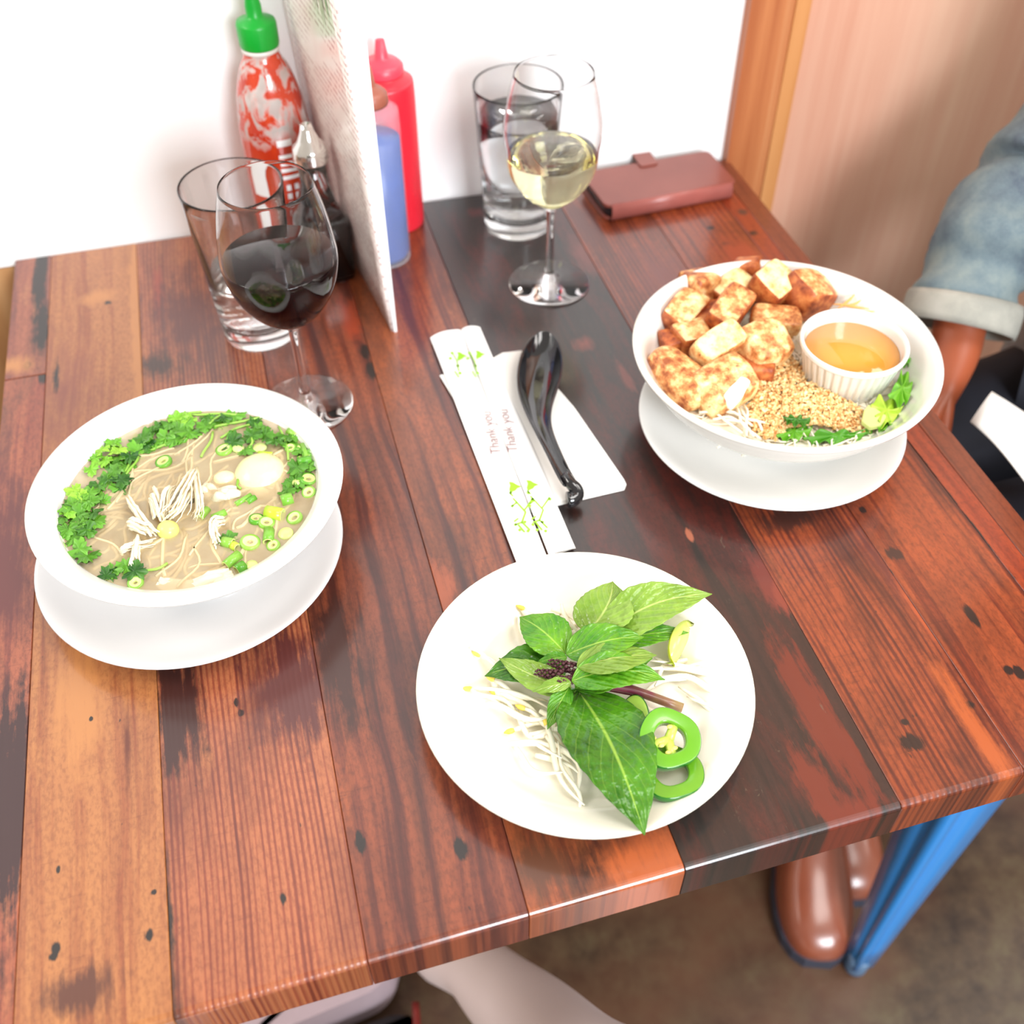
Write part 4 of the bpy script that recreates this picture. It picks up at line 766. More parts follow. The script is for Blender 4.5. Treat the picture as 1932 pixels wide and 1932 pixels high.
for k, (p, q) in enumerate([((1572, 575), (1640, 584)), ((1580, 582), (1612, 555)), ((1590, 578), (1625, 566)), ((1600, 590), (1650, 588))]):
    mk('carrot_shred', *tube(wavy(at(*p, .060), at(*q, .062), 7, .002, seed=k+70), [.0006, .001, .0013, .0014, .0012, .0009, .0005], 6, .7), carm)
tagn('carrot_shred', 'orange carrot shred behind the sauce cup', 'carrot', 'carrot shreds behind the sauce cup', 'r')
for k, (u, v) in enumerate([(1246, 557), (1257, 549), (1267, 543)]): mk('sauce_speck', *lathe([(.0003, 0), (.0008+.0003*(k == 1), .0002), (.0003, .0006)], at(u, v, .0595), 10), simple('brown_speck', S((150, 80, 30)), .4))
tagn('sauce_speck', 'brown sauce speck on the back left rim', 'sauce', 'specks on the bowl rim', 'r')
# ramekin of sauce
rc_ = np.array([.4105, .5442, T+.036]); r = root('sauce_ramekin', rc_, 'fluted white ramekin of amber dipping sauce standing in the tofu bowl', 'ramekin')
prof = [(.0004, .0035)]+[tuple(p) for p in smoothprof([(.026, .0035), (.0300, .006), (.0338, .020), (.0362, .034), (.0375, .0375), (.0390, .0388), (.0402, .0375), (.0402, .0345)], 5)]+[(.0388, .0330), (.0384, .0318), (.0330, .0075), (.0322, .0065), (.0315, .0040), (.0300, .0008), (.0270, 0), (.0004, .0008)]
pr2 = []
for i in range(len(prof)-1):
    pr2.append(prof[i])
    if i in (len(prof)-6,):
        for k in range(1, 8): t = k/8; pr2.append((prof[i][0]*(1-t)+prof[i+1][0]*t, prof[i][1]*(1-t)+prof[i+1][1]*t))
pr2.append(prof[-1])
V = []; seg = 288; rim_i = None
outer_start = next(i for i, p in enumerate(pr2) if p == (.0388, .0330))
V, F = lathe(pr2, rc_, seg, closed=False); V = V.reshape(len(pr2), seg, 3)
for i in range(outer_start, len(pr2)):
    zz = pr2[i][1]
    if .0070 < zz < .0325:
        for k in range(seg): f = 1-.030*max(0, math.cos(36*2*PI*k/seg))**1.0; V[i, k, :2] = rc_[:2]+(V[i, k, :2]-rc_[:2])*f
mk('ramekin_body', V.reshape(-1, 3), F, china_w, r, org=rc_)
V, F = lathe([(.0004, .010), (.0320, .012), (.0352, .0285), (.0351, .0290), (.0004, .0288)], rc_, 64); mk('dipping_sauce', V, F, simple('amber_sauce', S((214, 150, 62)), .06, .05, 30), r, org=rc_)
# ------------------------------------------------------------------ herb plate
def PH(u, v, h): return at(u, v, h)
sprm = simple('bean_sprout', S((250, 240, 214)), .35, .03, 100, Subsurface_Weight=.15); bnm = simple('sprout_bean_yellow', S((240, 212, 90)), .4, .08, 100)
def sprout(p, q, r0=.0016, h0=.010, h1=.010, seed=0, bean=True, amp=.006):
    a = PH(*p, h0); b = PH(*q, h1); r = root('bean_sprout', (a+b)/2-np.array([0, 0, .002]), 'white bean sprout stalk in the heap on the herb plate', 'bean sprout', 'bean sprouts on the herb plate')
    P = wavy(a, b, 10, amp, seed=seed); t = np.linspace(0, 1, 10); rad = r0*(1-.75*t**3)*(.7+.3*np.minimum(1, t*6)); mk('stalk', *tube(P, rad, 7), sprm, r)
    if bean:
        d = P[0]-P[1]; d /= np.linalg.norm(d); mk('bean_head', *tube([P[0]-d*.001, P[0]+d*.0015, P[0]+d*.004, P[0]+d*.0065], [.0009, .0019, .0017, .0004], 7, .7), bnm, r)
SPR = [((905, 1240), (1000, 1290)), ((885, 1222), (960, 1262)), ((895, 1295), (985, 1350)), ((900, 1310), (1010, 1370)), ((890, 1300), (1040, 1340)), ((915, 1330), (1050, 1350)), ((960, 1400), (1080, 1440)), ((965, 1410), (1060, 1460)), ((985, 1345), (1075, 1400)), ((975, 1340), (1060, 1430)), ((1040, 1385), (1098, 1500)), ((1085, 1530), (1045, 1400)), ((1030, 1370), (1100, 1520)), ((1000, 1380), (1070, 1410)), ((1010, 1400), (1060, 1350)), ((985, 1145), (1010, 1200)), ((990, 1150), (1060, 1160)), ((980, 1160), (1000, 1215)), ((1040, 1150), (1090, 1175)), ((920, 1270), (985, 1330)), ((930, 1290), (1030, 1330)), ((1390, 1290), (1225, 1250)), ((1370, 1280), (1215, 1262)), ((1360, 1300), (1240, 1270)), ((1340, 1240), (1250, 1255)), ((1330, 1255), (1235, 1240)), ((1365, 1370), (1280, 1295)), ((1395, 1385), (1300, 1310)), ((1240, 1345), (1200, 1310)), ((1250, 1340), (1190, 1350)), ((1020, 1340), (1090, 1390)), ((1000, 1360), (1090, 1360)), ((970, 1375), (1060, 1380)), ((1060, 1140), (1100, 1200)), ((1050, 1185), (1090, 1160)), ((1030, 1420), (1095, 1460)), ((940, 1310), (1010, 1345)), ((1010, 1425), (1085, 1480)), ((1290, 1240), (1230, 1290)), ((1300, 1270), (1210, 1300)), ((1150, 1340), (1190, 1390)), ((1100, 1330), (1150, 1360))]
for k, (p, q) in enumerate(SPR): sprout(p, q, rng.uniform(.0014, .0023), rng.uniform(.009, .015), rng.uniform(.009, .016), k, bean=(k % 4 == 0))
clocklabels([o for o in sc.objects if o.name.split('.')[0] == 'bean_sprout'], 'white bean sprout on the herb plate', 'bean sprout', 'bean sprouts on the herb plate', 'p')
# basil
def basilmat(name, a, b, vein):
    m = N(name); x = m.n('ShaderNodeUVMap').outputs[0]; s = m.n('ShaderNodeSeparateXYZ'); m.l(x, s.inputs[0]); u, v = s.outputs[0], s.outputs[1]
    w_ = m.ma('ABSOLUTE', m.ma('SUBTRACT', v, .5)); mid = m.ramp(w_, [(.008, 1.), (.026, 0.)])
    ph = m.ma('SUBTRACT', m.ma('MULTIPLY', u, 7.), m.ma('MULTIPLY', w_, 6.5)); fr = m.ma('FRACT', ph); sv = m.ma('ABSOLUTE', m.ma('SUBTRACT', fr, .5)); sid = m.ramp(sv, [(.02, 1.), (.07, 0.)])
    vn = m.ma('MAXIMUM', mid, m.ma('MULTIPLY', sid, .22)); q_ = m.noise(34., 6, .65); c = m.mix(m.ramp(q_, [(.34, 0.), (.64, 1.)]), a, b); c = m.mix(m.ma('MULTIPLY', vn, .7), c, vein); c = m.mix(m.ramp(m.noise(30., 3, off=(3, 1, 7)), [(.68, 0.), (.74, .7)]), c, S((70, 60, 40)))
    m.set(Base_Color=c, Roughness=.26, Specular_IOR_Level=.6, Subsurface_Weight=0); bumpv = m.ma('ADD', m.ma('MULTIPLY', m.ma('COSINE', m.ma('MULTIPLY', fr, 2*PI)), -.16), m.ma('MULTIPLY', m.noise(150., 2, .5), 2.2)); m.bump(bumpv, .55, .0016)
    tl = m.n('ShaderNodeBsdfTranslucent'); m.val(tl.inputs[0], c); mx = m.n('ShaderNodeMixShader'); mx.inputs[0].default_value = .22; m.l(m.b.outputs[0], mx.inputs[1]); m.l(tl.outputs[0], mx.inputs[2]); m.l(mx.outputs[0], m.out.inputs[0]); return m.m
bs_d = basilmat('basil_dark_green', S((34, 88, 14)), S((84, 148, 30)), S((166, 204, 80))); bs_m = basilmat('basil_green', S((52, 130, 20)), S((122, 184, 40)), S((180, 216, 90))); bs_p = basilmat('basil_pale_underside', S((112, 152, 44)), S((154, 190, 78)), S((206, 222, 130)))
bas = root('basil_sprig', (*at(1080, 1290, .01)[:2], T+.0075), 'leafy green basil sprig with purple buds and stem on the bean sprouts', 'basil')
def basil(b, t, hb_, ht, wpx, mat, arch=.006, cup=.20, roll=0., bend=0., tip=.3, serr=.05, lab=None):
    A = PH(*b, hb_); B = PH(*t, ht); d = B-A; L_ = np.linalg.norm(d); d /= L_; sd = np.cross(d, [0, 0, 1.]); sd /= np.linalg.norm(sd); up = np.cross(sd, d)
    W = wpx/3060/2; nl, nw = 26, 10; V = []; F = []; uv = []
    for i in range(nl+1):
        s = i/nl; wd = W*(math.sin(PI*s**.72)**.78)*(1-.25*s**4) if 0 < s < 1 else 0.0002; wd *= 1+serr*math.sin(i*2.6)*(s > .25)
        if s > .85: wd *= 1-.35*(s-.85)/.15
        for k in range(nw+1):
            q = k/nw*2-1; rl = roll*q; p = A+d*L_*s+sd*(wd*q+bend*math.sin(PI*s)*L_)+up*(arch*math.sin(PI*s)+cup*abs(q)**1.4*wd+rl*wd+.0004*math.sin(s*24-abs(q)*7)*abs(q)-.002*s*s)
            V.append(p); uv.append((s, k/nw))
    for i in range(nl):
        for k in range(nw): q = i*(nw+1)+k; F.append((q, q+1, q+nw+2, q+nw+1))
    o = mk('leaf', V, F, mat, bas); ul = o.data.uv_layers.new(name='UVMap')
    for lp in o.data.loops: ul.data[lp.index].uv = uv[lp.vertex_index]
    solid(o, .00025, 0); subsurf(o, 1)
    if lab: o['label'] = lab
    return o
basil((1092, 1305), (1217, 1573), .022, .028, 166, bs_d, .008, .12, .1, -.02, lab='large dark basil leaf hanging over the plate edge')
basil((1108, 1195), (1156, 1094), .026, .034, 118, bs_p, .005, .1, .15, .12)
basil((1130, 1205), (1344, 1117), .026, .038, 100, bs_p, .006, .14, -.15, -.06, lab='pale basil leaf pointing to the upper right')
basil((1140, 1215), (1300, 1190), .018, .024, 62, bs_m, .004, .1, 0)
basil((1068, 1236), (1216, 1198), .030, .034, 88, bs_m, .007, .15, .05, .03)
basil((1085, 1300), (1232, 1238), .022, .024, 80, bs_m, .004, .1, .0)
basil((1088, 1258), (1240, 1232), .036, .034, 84, bs_p, .006, .1, .25, .04)
basil((1078, 1285), (1256, 1279), .034, .032, 84, bs_m, .007, .12, .0, -.04)
basil((1068, 1234), (980, 1160), .026, .024, 92, bs_m, .004, .15, .1, .0)
basil((1070, 1262), (914, 1272), .018, .018, 98, bs_d, .006, .1, .0, .02)
basil((1078, 1305), (941, 1238), .026, .026, 56, bs_p, .002, .1, .3, -.05)
basil((1074, 1296), (1032, 1374), .028, .022, 40, bs_m, .002, .1, .2)
basil((1078, 1288), (1004, 1302), .033, .031, 26, bs_p, .001, .1, .4)
basil((1088, 1300), (1062, 1350), .022, .018, 44, bs_d, .002, .1, .1)
basil((1070, 1240), (1012, 1248), .030, .030, 26, bs_m, .001, .1, .3)
bud = simple('purple_buds', S((74, 34, 40)), .6, .35, 300)
from mathutils import noise as mn
for j, (b, t, r0) in enumerate([((1085, 1262), (1035, 1248), .0042), ((1060, 1275), (1010, 1268), .0040), ((1080, 1282), (1052, 1286), .003)]):
    A = PH(*b, .031); B = PH(*t, .033); L = []
    for i in range(42):
        s = i/41; c = A*(1-s)+B*s; a = i*2.4; d = (B-A)/np.linalg.norm(B-A); x = np.cross(d, [0, 0, 1.]); y = np.cross(x, d); rr = r0*(1-.5*s*s); q = c+(x*math.cos(a)+y*math.sin(a))*rr*.7
        L.append((octV*np.array([.0032, .0026, .0026])*(1-.4*s)+q, octF))
    tag(mk('flower_bud', *join(L), bud, bas), 'dark purple flower buds', kind='stuff')
stp = N('basil_stem'); stp.set(Base_Color=stp.mix(stp.ramp(stp.noise(50., 2), [(.5, 0.), (.75, 1.)]), S((126, 52, 74)), S((150, 130, 80))), Roughness=.3)
mk('stem', *tube([PH(1078, 1270, .026), PH(1130, 1290, .025), PH(1190, 1300, .021), PH(1250, 1322, .017), PH(1288, 1336, .0155)], [.0024, .0026, .0028, .0029, .0029], 10), stp.m, bas)
mk('stem', *tube([PH(1150, 1300, .018), PH(1230, 1315, .013), PH(1283, 1342, .0125)], [.0016, .0018, .0018], 8), simple('purple_stem', S((120, 28, 58)), .3, .15, 60), bas)
# chilli slices
jg = simple('chilli_skin', S((22, 104, 18)), .15, .12, 50, Coat_Weight=.6); jf = simple('chilli_flesh', S((96, 158, 26)), .25, .12, 90, Coat_Weight=.5); js = simple('chilli_seed', S((232, 214, 110)), .4, .08, 100)
def chilli(u, v, h, ro, wall, th, n, label, seeds=True, oval=1., rot=0.):
    c = PH(u, v, h); M, _ = frame(n, (0, 0, 0)); r = root('chilli_slice', c-np.array([0, 0, th]), label, 'chilli', None); prof = [(ro*.97, 0), (ro, th*.2), (ro, th*.86), (ro*.992, th*.96), (ro*.972, th), (ro*.95, th), (ro-wall+.0012, th), (ro-wall+.0004, th*.97), (ro-wall, th*.85), (ro-wall, th*.1), (ro-wall*.6, 0)]
    V, F = lathe(prof, np.zeros(3), 48, None, closed=True); a = np.arctan2(V[:, 1], V[:, 0]); f = 1+.035*np.cos(3*a+1)+.02*np.sin(5*a); V[:, 0] *= f*oval; V[:, 1] *= f
    R_ = np.array(Matrix.Rotation(rot, 3, 'Z')); V = (V@R_.T)@M.T+c; mi = [[0, 0, 0, 0, 1, 1, 1, 1, 1, 1, 0][i//48] for i in range(len(F))]
    mk('flesh_ring', V, F, [jg, jf], r, mi=mi)
    if seeds:
        L = [tube([M@np.array([0, 0, th*.5])+c, M@np.array([(ro-wall*.7)*math.cos(a), (ro-wall*.7)*math.sin(a), th*.5])+c], [.0030, .0026], 8, .9) for a in (.9, 3.2, 4.6)]
        mk('core', *join([L[0]]), simple('chilli_core', S((190, 210, 90)), .3), r); mk('core', *join([L[1]]), bpy.data.materials['chilli_core'], r); mk('core', *L[2], bpy.data.materials['chilli_core'], r)
        for a, rr in ((3.6, .0065), (4.9, .0062), (1.2, .0072), (2.9, .0095), (4.3, .0085)):
            p = M@np.array([rr*math.cos(a), rr*math.sin(a), th*.8])+c; blob('seed', p, (.0019, .0013, .0006), js, .1, a, 2, M).parent = r
            o = [x for x in sc.objects if x.name.startswith('seed') and x.parent == r][-1]; o.location = Vector(o.location)-wloc(r)
    return r
chilli(1264, 1462, .0165, .0190, .0090, .0046, (.05, .1, 1), 'bright green chilli slice lying flat beneath the ring slice', False)
chilli(1259, 1400, .0235, .0182, .0088, .0078, (.02, -.22, 1), 'thick green chilli ring with seeds on top of the other slice', True)
c = PH(1196, 1362, .016); M, _ = frame((-.35, -.15, 1.), (0, 0, 0))
V, F = lathe([(.0004, -.002), (.010, -.002), (.0113, -.0008), (.0113, .0010), (.0106, .0018), (.0090, .0020), (.0004, .0016)], np.zeros(3), 40); V[:, 1] *= 1.5; V[:, 0] *= .85; R_ = np.array(Matrix.Rotation(-.45, 3, 'Z')); mi = [0 if i//40 < 4 else 1 for i in range(len(F))]
tag(mk('chilli_slice', (V@R_.T)@M.T+c, F, [jg, simple('chilli_pale_flesh', S((170, 210, 90)), .25, .1, 120)], mi=mi), 'oval chilli slice half hidden between the large leaf and the stem', 'chilli')
# lime wedge
c = PH(1270, 1212, .016); r = root('lime_wedge', c-np.array([0, 0, .008]), 'yellow green lime wedge under the pale basil leaf', 'lime')
na = 20; V = []; F = []; R0 = .017
for j in range(na+1):
    s = j/na; hw = R0*1.05*(s-.5)*2; pr_ = math.sqrt(max(0, 1-(2*s-1)**2))
    for k in range(9): a = -1.0+2.0*k/8; V.append((hw, R0*pr_*math.sin(a)*.75, -R0*pr_*math.cos(a)*.55+.008))
    V.append((hw, 0, .009*pr_+.0))
for j in range(na):
    for k in range(9): q = j*10; F.append((q+k, q+(k+1) % 10, q+10+(k+1) % 10, q+10+k))
    F.append((j*10+9, j*10, j*10+10, j*10+19))
R_ = np.array(Matrix.Rotation(.85, 3, 'Z')@Matrix.Rotation(1.2, 3, 'X')); mi = [0 if (i % 10) < 8 else 1 for i in range(len(F))]
mk('wedge_body', np.array(V)@R_.T+c, F, [simple('lime_rind', S((190, 208, 20)), .25, .1, 120), simple('lime_flesh', S((210, 224, 110)), .25, .1, 120)], r, mi=mi)
#PART4
# ------------------------------------------------------------------ chair
blue = simple('blue_painted_metal', S((48, 136, 212)), .25, .06, 12, Coat_Weight=.5); blue_b = bpy.data.materials['blue_painted_metal']
ch = root('metal_chair', (.74, .57, 0), 'bright blue painted metal chair at the right end of the table', 'chair')
def chleg(fx, fy, tx, ty, sx, sy):
    V = []; F = []; n = 10; prof = [(0, 1), (.0, .42), (.10, .34), (.10, .26), (0, .18), (0, .05), (.05, 0), (.18, 0), (.26, .10), (.34, .10), (.42, 0), (1, 0)]
    for j in range(n+1):
        b = j/n; z = .02+.435*b; w_ = .022+.050*b**1.1; cx_ = fx+(tx-fx)*b; cy_ = fy+(ty-fy)*b
        for (a, c) in prof: V.append((cx_+sx*a*w_, cy_+sy*c*w_, z))
    m_ = len(prof)
    for j in range(n):
        for i in range(m_-1): q = j*m_+i; F.append((q, q+1, q+m_+1, q+m_))
    o = mk('leg', V, F, blue, ch); solid(o, .0022, 1)
    V, F = lathe([(.0005, 0), (.012, 0), (.0135, .004), (.0135, .03), (.011, .034), (.0005, .034)], np.array([fx+sx*.010, fy+sy*.010, 0]), 20); mk('foot_cap', V, F, simple('rubber_foot', (.10, .18, .30), .5), o)
chleg(.508, .338, .560, .378, 1, 1); chleg(.508, .802, .560, .762, 1, -1); chleg(.962, .338, .92, .378, -1, 1); chleg(.962, .802, .92, .762, -1, -1)
V, F = prism(rpoly([np.array(p) for p in ((.555, .372), (.925, .372), (.925, .768), (.555, .768))], .05), .445, .462); o = mk('seat', V, F, blue, ch, smooth=False); bevel(o, .005, 3)
V, F = tube(smoothprof([(.915, .385, .46), (.945, .390, .66), (.955, .43, .80), (.958, .57, .83), (.955, .71, .80), (.945, .75, .66), (.915, .755, .46)], 5), .012, 12); mk('back_frame', V, F, blue, ch)
V, F = box(.938, .945, .50, .64, .455, .82); mk('back_splat', V, F, blue, ch, smooth=False)
# ------------------------------------------------------------------ people
def skin(name, pts, edges, mat, parent, sub=2, smooth=1):
    "pts: [(x,y,z,r)]; the surface is grown round the joined edges"
    me = bpy.data.meshes.new(name); me.from_pydata([p[:3] for p in pts], edges, []); me.materials.append(mat)
    o = bpy.data.objects.new(name, me); sc.collection.objects.link(o)
    md = o.modifiers.new('sk', 'SKIN'); md.use_smooth_shade = True
    if not me.skin_vertices: 
        bm = bmesh.new(); bm.from_mesh(me); bm.verts.layers.skin.verify(); bm.to_mesh(me); bm.free()
    for i, p in enumerate(pts):
        r_ = p[3]; me.skin_vertices[0].data[i].radius = r_ if hasattr(r_, '__len__') else (r_, r_); me.skin_vertices[0].data[i].use_root = (i == 0)
    s = o.modifiers.new('ss', 'SUBSURF'); s.levels = s.render_levels = sub
    o.parent = parent; o.location = -wloc(parent); return o
def chain(pts, edges, start, new):
    i = len(pts); pts += new; edges.append((start, i)); edges += [(i+k, i+k+1) for k in range(len(new)-1)]; return len(pts)-1
skinb = simple('brown_skin', S((168, 86, 54)), .45, .08, 20, Subsurface_Weight=.1)
pr_ = root('person', (.80, .57, 0), 'person in a denim jacket with rolled light cuffs and dark trousers, hand in lap', 'person')
ARM = [(.845, .735, 1.02), (.79, .765, .90), (.718, .742, .806), (.678, .724, .784), (.640, .702, .748), (.620, .679, .707), (.607, .650, .684), (.592, .622, .668)]
pts = [(.86, .57, .56, .12)]; ed = []
c = chain(pts, ed, 0, [(.865, .57, .72, .11), (.85, .57, .88, .12), (.835, .57, 1.0, .11)]); ck = c
nk = chain(pts, ed, c, [(.825, .57, 1.09, .055), (.81, .57, 1.15, .05), (.80, .57, 1.22, .085), (.80, .57, 1.30, .085)])
ra = chain(pts, ed, ck, [(*ARM[0], .055), (*ARM[1], .046), (*ARM[2], .038), (*ARM[3], .036), (*ARM[4], .032), (*ARM[5], .026), (*ARM[6], (.020, .026)), (.598, .632, .674, (.018, .034))])
for dx, dy, ln, r_ in ((-.030, -.006, .040, .0085), (-.030, -.018, .046, .0088), (-.026, -.028, .042, .0085), (-.018, -.034, .032, .0075)):
    d = np.array([dx, dy, 0]); n_ = d/np.linalg.norm(d); b0 = np.array([.592, .622, .668])+n_*.022+np.array([dx*.4, 0, 0]); L3 = [tuple(b0+n_*ln*f-np.array([0, 0, .004+.022*f*f]))+(r_*(1-.25*f),) for f in (.1, .45, .75, 1.)]; chain(pts, ed, ra, L3)
chain(pts, ed, ra, [(.575, .648, .668, .011), (.556, .640, .660, .0095), (.545, .628, .652, .008)])
la = chain(pts, ed, ck, [(.845, .405, 1.02, .055), (.80, .36, .88, .046), (.76, .38, .74, .038), (.68, .44, .69, .028), (.645, .475, .675, (.018, .034))])
for k in range(4): a = -2.6+k*.28; chain(pts, ed, la, [(.645+.03*math.cos(a), .475-.03*math.sin(a)*.6, .668, .0085), (.645+.062*math.cos(a), .475-.062*math.sin(a)*.6, .650, .0075)])
chain(pts, ed, la, [(.655, .505, .670, .010), (.640, .52, .660, .008)])
for sy, kx, ky, ax, ay in ((1, .50, .625, .585, .60), (-1, .49, .50, .545, .545)):
    chain(pts, ed, 0, [(.82, .57+sy*.09, .545, .085), (.66, .57+sy*.075, .56, .075), (kx, ky, .565, .058), ((kx+ax)/2-.01, (ky+ay)/2, .34, .050), (ax, ay, .12, .038), (ax-.012, ay-.03, .05, .034), (ax-.05, ay-.10, .035, .030)])
body = skin('body', pts, ed, skinb, pr_)
# face
hd = simple('dark_hair', (.012, .008, .006), .5, .3, 200)
V, F = lathe([(.0005, .0), (.05, -.004), (.088, -.03), (.102, -.08), (.098, -.13), (.085, -.19), (.070, -.20), (.07, -.18)], np.array([.822, .57, 1.40]), 28); V[:, 0] = np.where(V[:, 0] < .75, .75, V[:, 0]); subsurf(mk('hair', V, F, hd, pr_), 1)
for s in (-1, 1):
    blob('eye', np.array([.7255, .57+s*.031, 1.272]), (.007, .0115, .0065), simple('eye_white', (.8, .8, .8), .2), 0, 0, 2).name = 'eye'
    o = [x for x in sc.objects if x.name.startswith('eye')][-1]
for o in [x for x in sc.objects if x.name.startswith('eye')]: o.parent = pr_; o.location = Vector(o.location)-wloc(pr_)
V, F = tube([(.722, .57, 1.285), (.706, .57, 1.262), (.697, .57, 1.245), (.716, .57, 1.236)], [.008, .011, .014, .010], 10); mk('nose', V, F, skinb, pr_)
V, F = tube([(.724, .545, 1.205), (.713, .56, 1.204), (.711, .57, 1.205), (.713, .58, 1.204), (.724, .595, 1.205)], [.003, .006, .007, .006, .003], 8); mk('mouth', V, F, simple('lips', S((130, 60, 55)), .4), pr_)
for s in (-1, 1): mk('ear', *lathe([(.0005, -.006), (.014, -.006), (.018, 0), (.012, .004), (.0005, .002)], np.array([.81, .57+s*.093, 1.26]), 16, np.array([[1, 0, 0], [0, 0, s], [0, 1.4, 0]])), skinb, pr_)
def denim(name, a, b, c3):
    m = N(name); n1 = m.noise(16., 5, .65); n2 = m.noise(900., 2); m.set(Base_Color=m.mix(m.ma('MULTIPLY', n2, .25), m.ramp(n1, [(.36, a), (.5, b), (.66, c3)]), S((200, 205, 200))), Roughness=.85); m.bump(n2, .15, .0005); return m.m
dn = denim('faded_denim', S((40, 66, 92), .85), S((88, 112, 124), .85), S((132, 146, 144), .85)); dl = denim('light_denim_inside', S((150, 148, 138), .9), S((172, 168, 156), .9), S((186, 182, 172), .9)); dj = denim('washed_light_denim', S((92, 104, 122), .85), S((134, 138, 142), .85), S((168, 166, 160), .85))
V = []; F = []; nsh = 36; rws = [(.56, .85, .135, .165), (.66, .855, .128, .150), (.78, .855, .124, .148), (.90, .85, .128, .165), (1.0, .84, .125, .165), (1.06, .835, .090, .13), (1.10, .828, .064, .070)]
for (z, cx_, rx, ry) in rws:
    for k in range(nsh): a = 2*PI*k/nsh; V.append((cx_+rx*math.cos(a), .57+ry*math.sin(a), z))
for j in range(len(rws)-1):
    for k in range(nsh): k2 = (k+1) % nsh; F.append((j*nsh+k, j*nsh+k2, (j+1)*nsh+k2, (j+1)*nsh+k))
subsurf(mk('shirt', V, F, simple('dark_shirt', S((26, 28, 40)), .85, .1, 60), pr_), 1)
for s_ in (-1, 1): mk('iris', *lathe([(.0003, .0012), (.0042, .0006), (.0046, -.001)], np.array([.7187, .57+s_*.031, 1.271]), 14, np.array([[0, 0, -1.], [0, 1., 0], [1., 0, 0]])), simple('dark_iris', (.01, .006, .004), .1), pr_)
# jacket body : loft of ovals open at the front
V = []; F = []; rows = [(.575, .845, .150, .215), (.64, .85, .150, .205), (.74, .855, .140, .19), (.86, .85, .145, .195), (.97, .845, .140, .205), (1.05, .838, .105, .185), (1.10, .832, .07, .10), (1.135, .825, .066, .075)]; na = 44
for (z, cx_, rx, ry) in rows:
    for k in range(na+1):
        a = PI+.32+(2*PI-.64)*k/na; fold = 1+.02*math.sin(a*7+z*20); V.append((cx_+rx*math.cos(a)*fold, .57+ry*math.sin(a)*fold, z))
for j in range(len(rows)-1):
    for k in range(na): q = j*(na+1)+k; F.append((q, q+1, q+na+2, q+na+1))
o = mk('jacket_body', V, F, dj, pr_); solid(o, .006, 1); subsurf(o, 1)
def sleeve_(P, r0, r1, mat, name, seed=0, wr=.0042):
    P = smoothprof(P, 10); n = len(P); t = np.linspace(0, 1, n); V, F = tube(P, r0*(1-t)+r1*t, 28, cap=False); V = V.reshape(n, 28, 3)
    for i in range(n):
        for k in range(28):
            a = 2*PI*k/28; d = V[i, k]-P[i]; rr = np.linalg.norm(d); s = t[i]*26+1.6*math.sin(a+seed)+.8*math.sin(2*a+1.3); wv = math.sin(s)*.6+math.sin(s*1.7+a*2)*.4
            V[i, k] = P[i]+d/rr*(rr+wr*wv*(1-abs(2*t[i]-1.1)**3*.6))
    o = mk(name, V.reshape(-1, 3), F, mat, pr_); solid(o, .0025, -1); return o
sleeve_([(.85, .70, 1.04), ARM[0], ARM[1], ARM[2], ARM[3], ARM[4], (.6235, .684, .716)], .066, .0425, dn, 'sleeve', 0, .0085)
V, F = tube([(.6265, .687, .722), (.6245, .684, .7175), (.619, .677, .706), (.616, .673, .700)], [.0490, .0505, .0505, .0495], 36, cap=False); o = mk('cuff', V, F, dl, pr_); solid(o, .003, -1)
sleeve_([(.85, .44, 1.04), (.845, .405, 1.02), (.80, .36, .88), (.765, .375, .76), (.74, .395, .73)], .078, .046, dn, 'sleeve', 2)
V, F = tube([(.748, .385, .74), (.715, .415, .712)], [.049, .049], 30, cap=False); o = mk('cuff', V, F, dl, pr_); solid(o, .003, -1)
tr_m = simple('black_trousers', S((22, 24, 36)), .8, .2, 60)
pts = [(.86, .57, .575, .135)]; ed = []
for sy, kx, ky, ax, ay in ((1, .50, .625, .585, .60), (-1, .49, .50, .545, .545)): chain(pts, ed, 0, [(.80, .57+sy*.095, .56, .092), (.66, .57+sy*.078, .568, .083), (kx+.004, ky, .568, .068), ((kx+ax)/2-.01, (ky+ay)/2, .34, .058), (ax, ay, .17, .050)])
skin('trousers', pts, ed, tr_m, pr_, 2)
boot = N('brown_boot_leather'); nb = boot.noise(14., 4); boot.set(Base_Color=boot.mix(nb, S((112, 52, 34)), S((164, 92, 66))), Roughness=.28, Coat_Weight=.5, Coat_Roughness=.15)
solem = simple('dark_boot_sole', S((56, 62, 78)), .5)
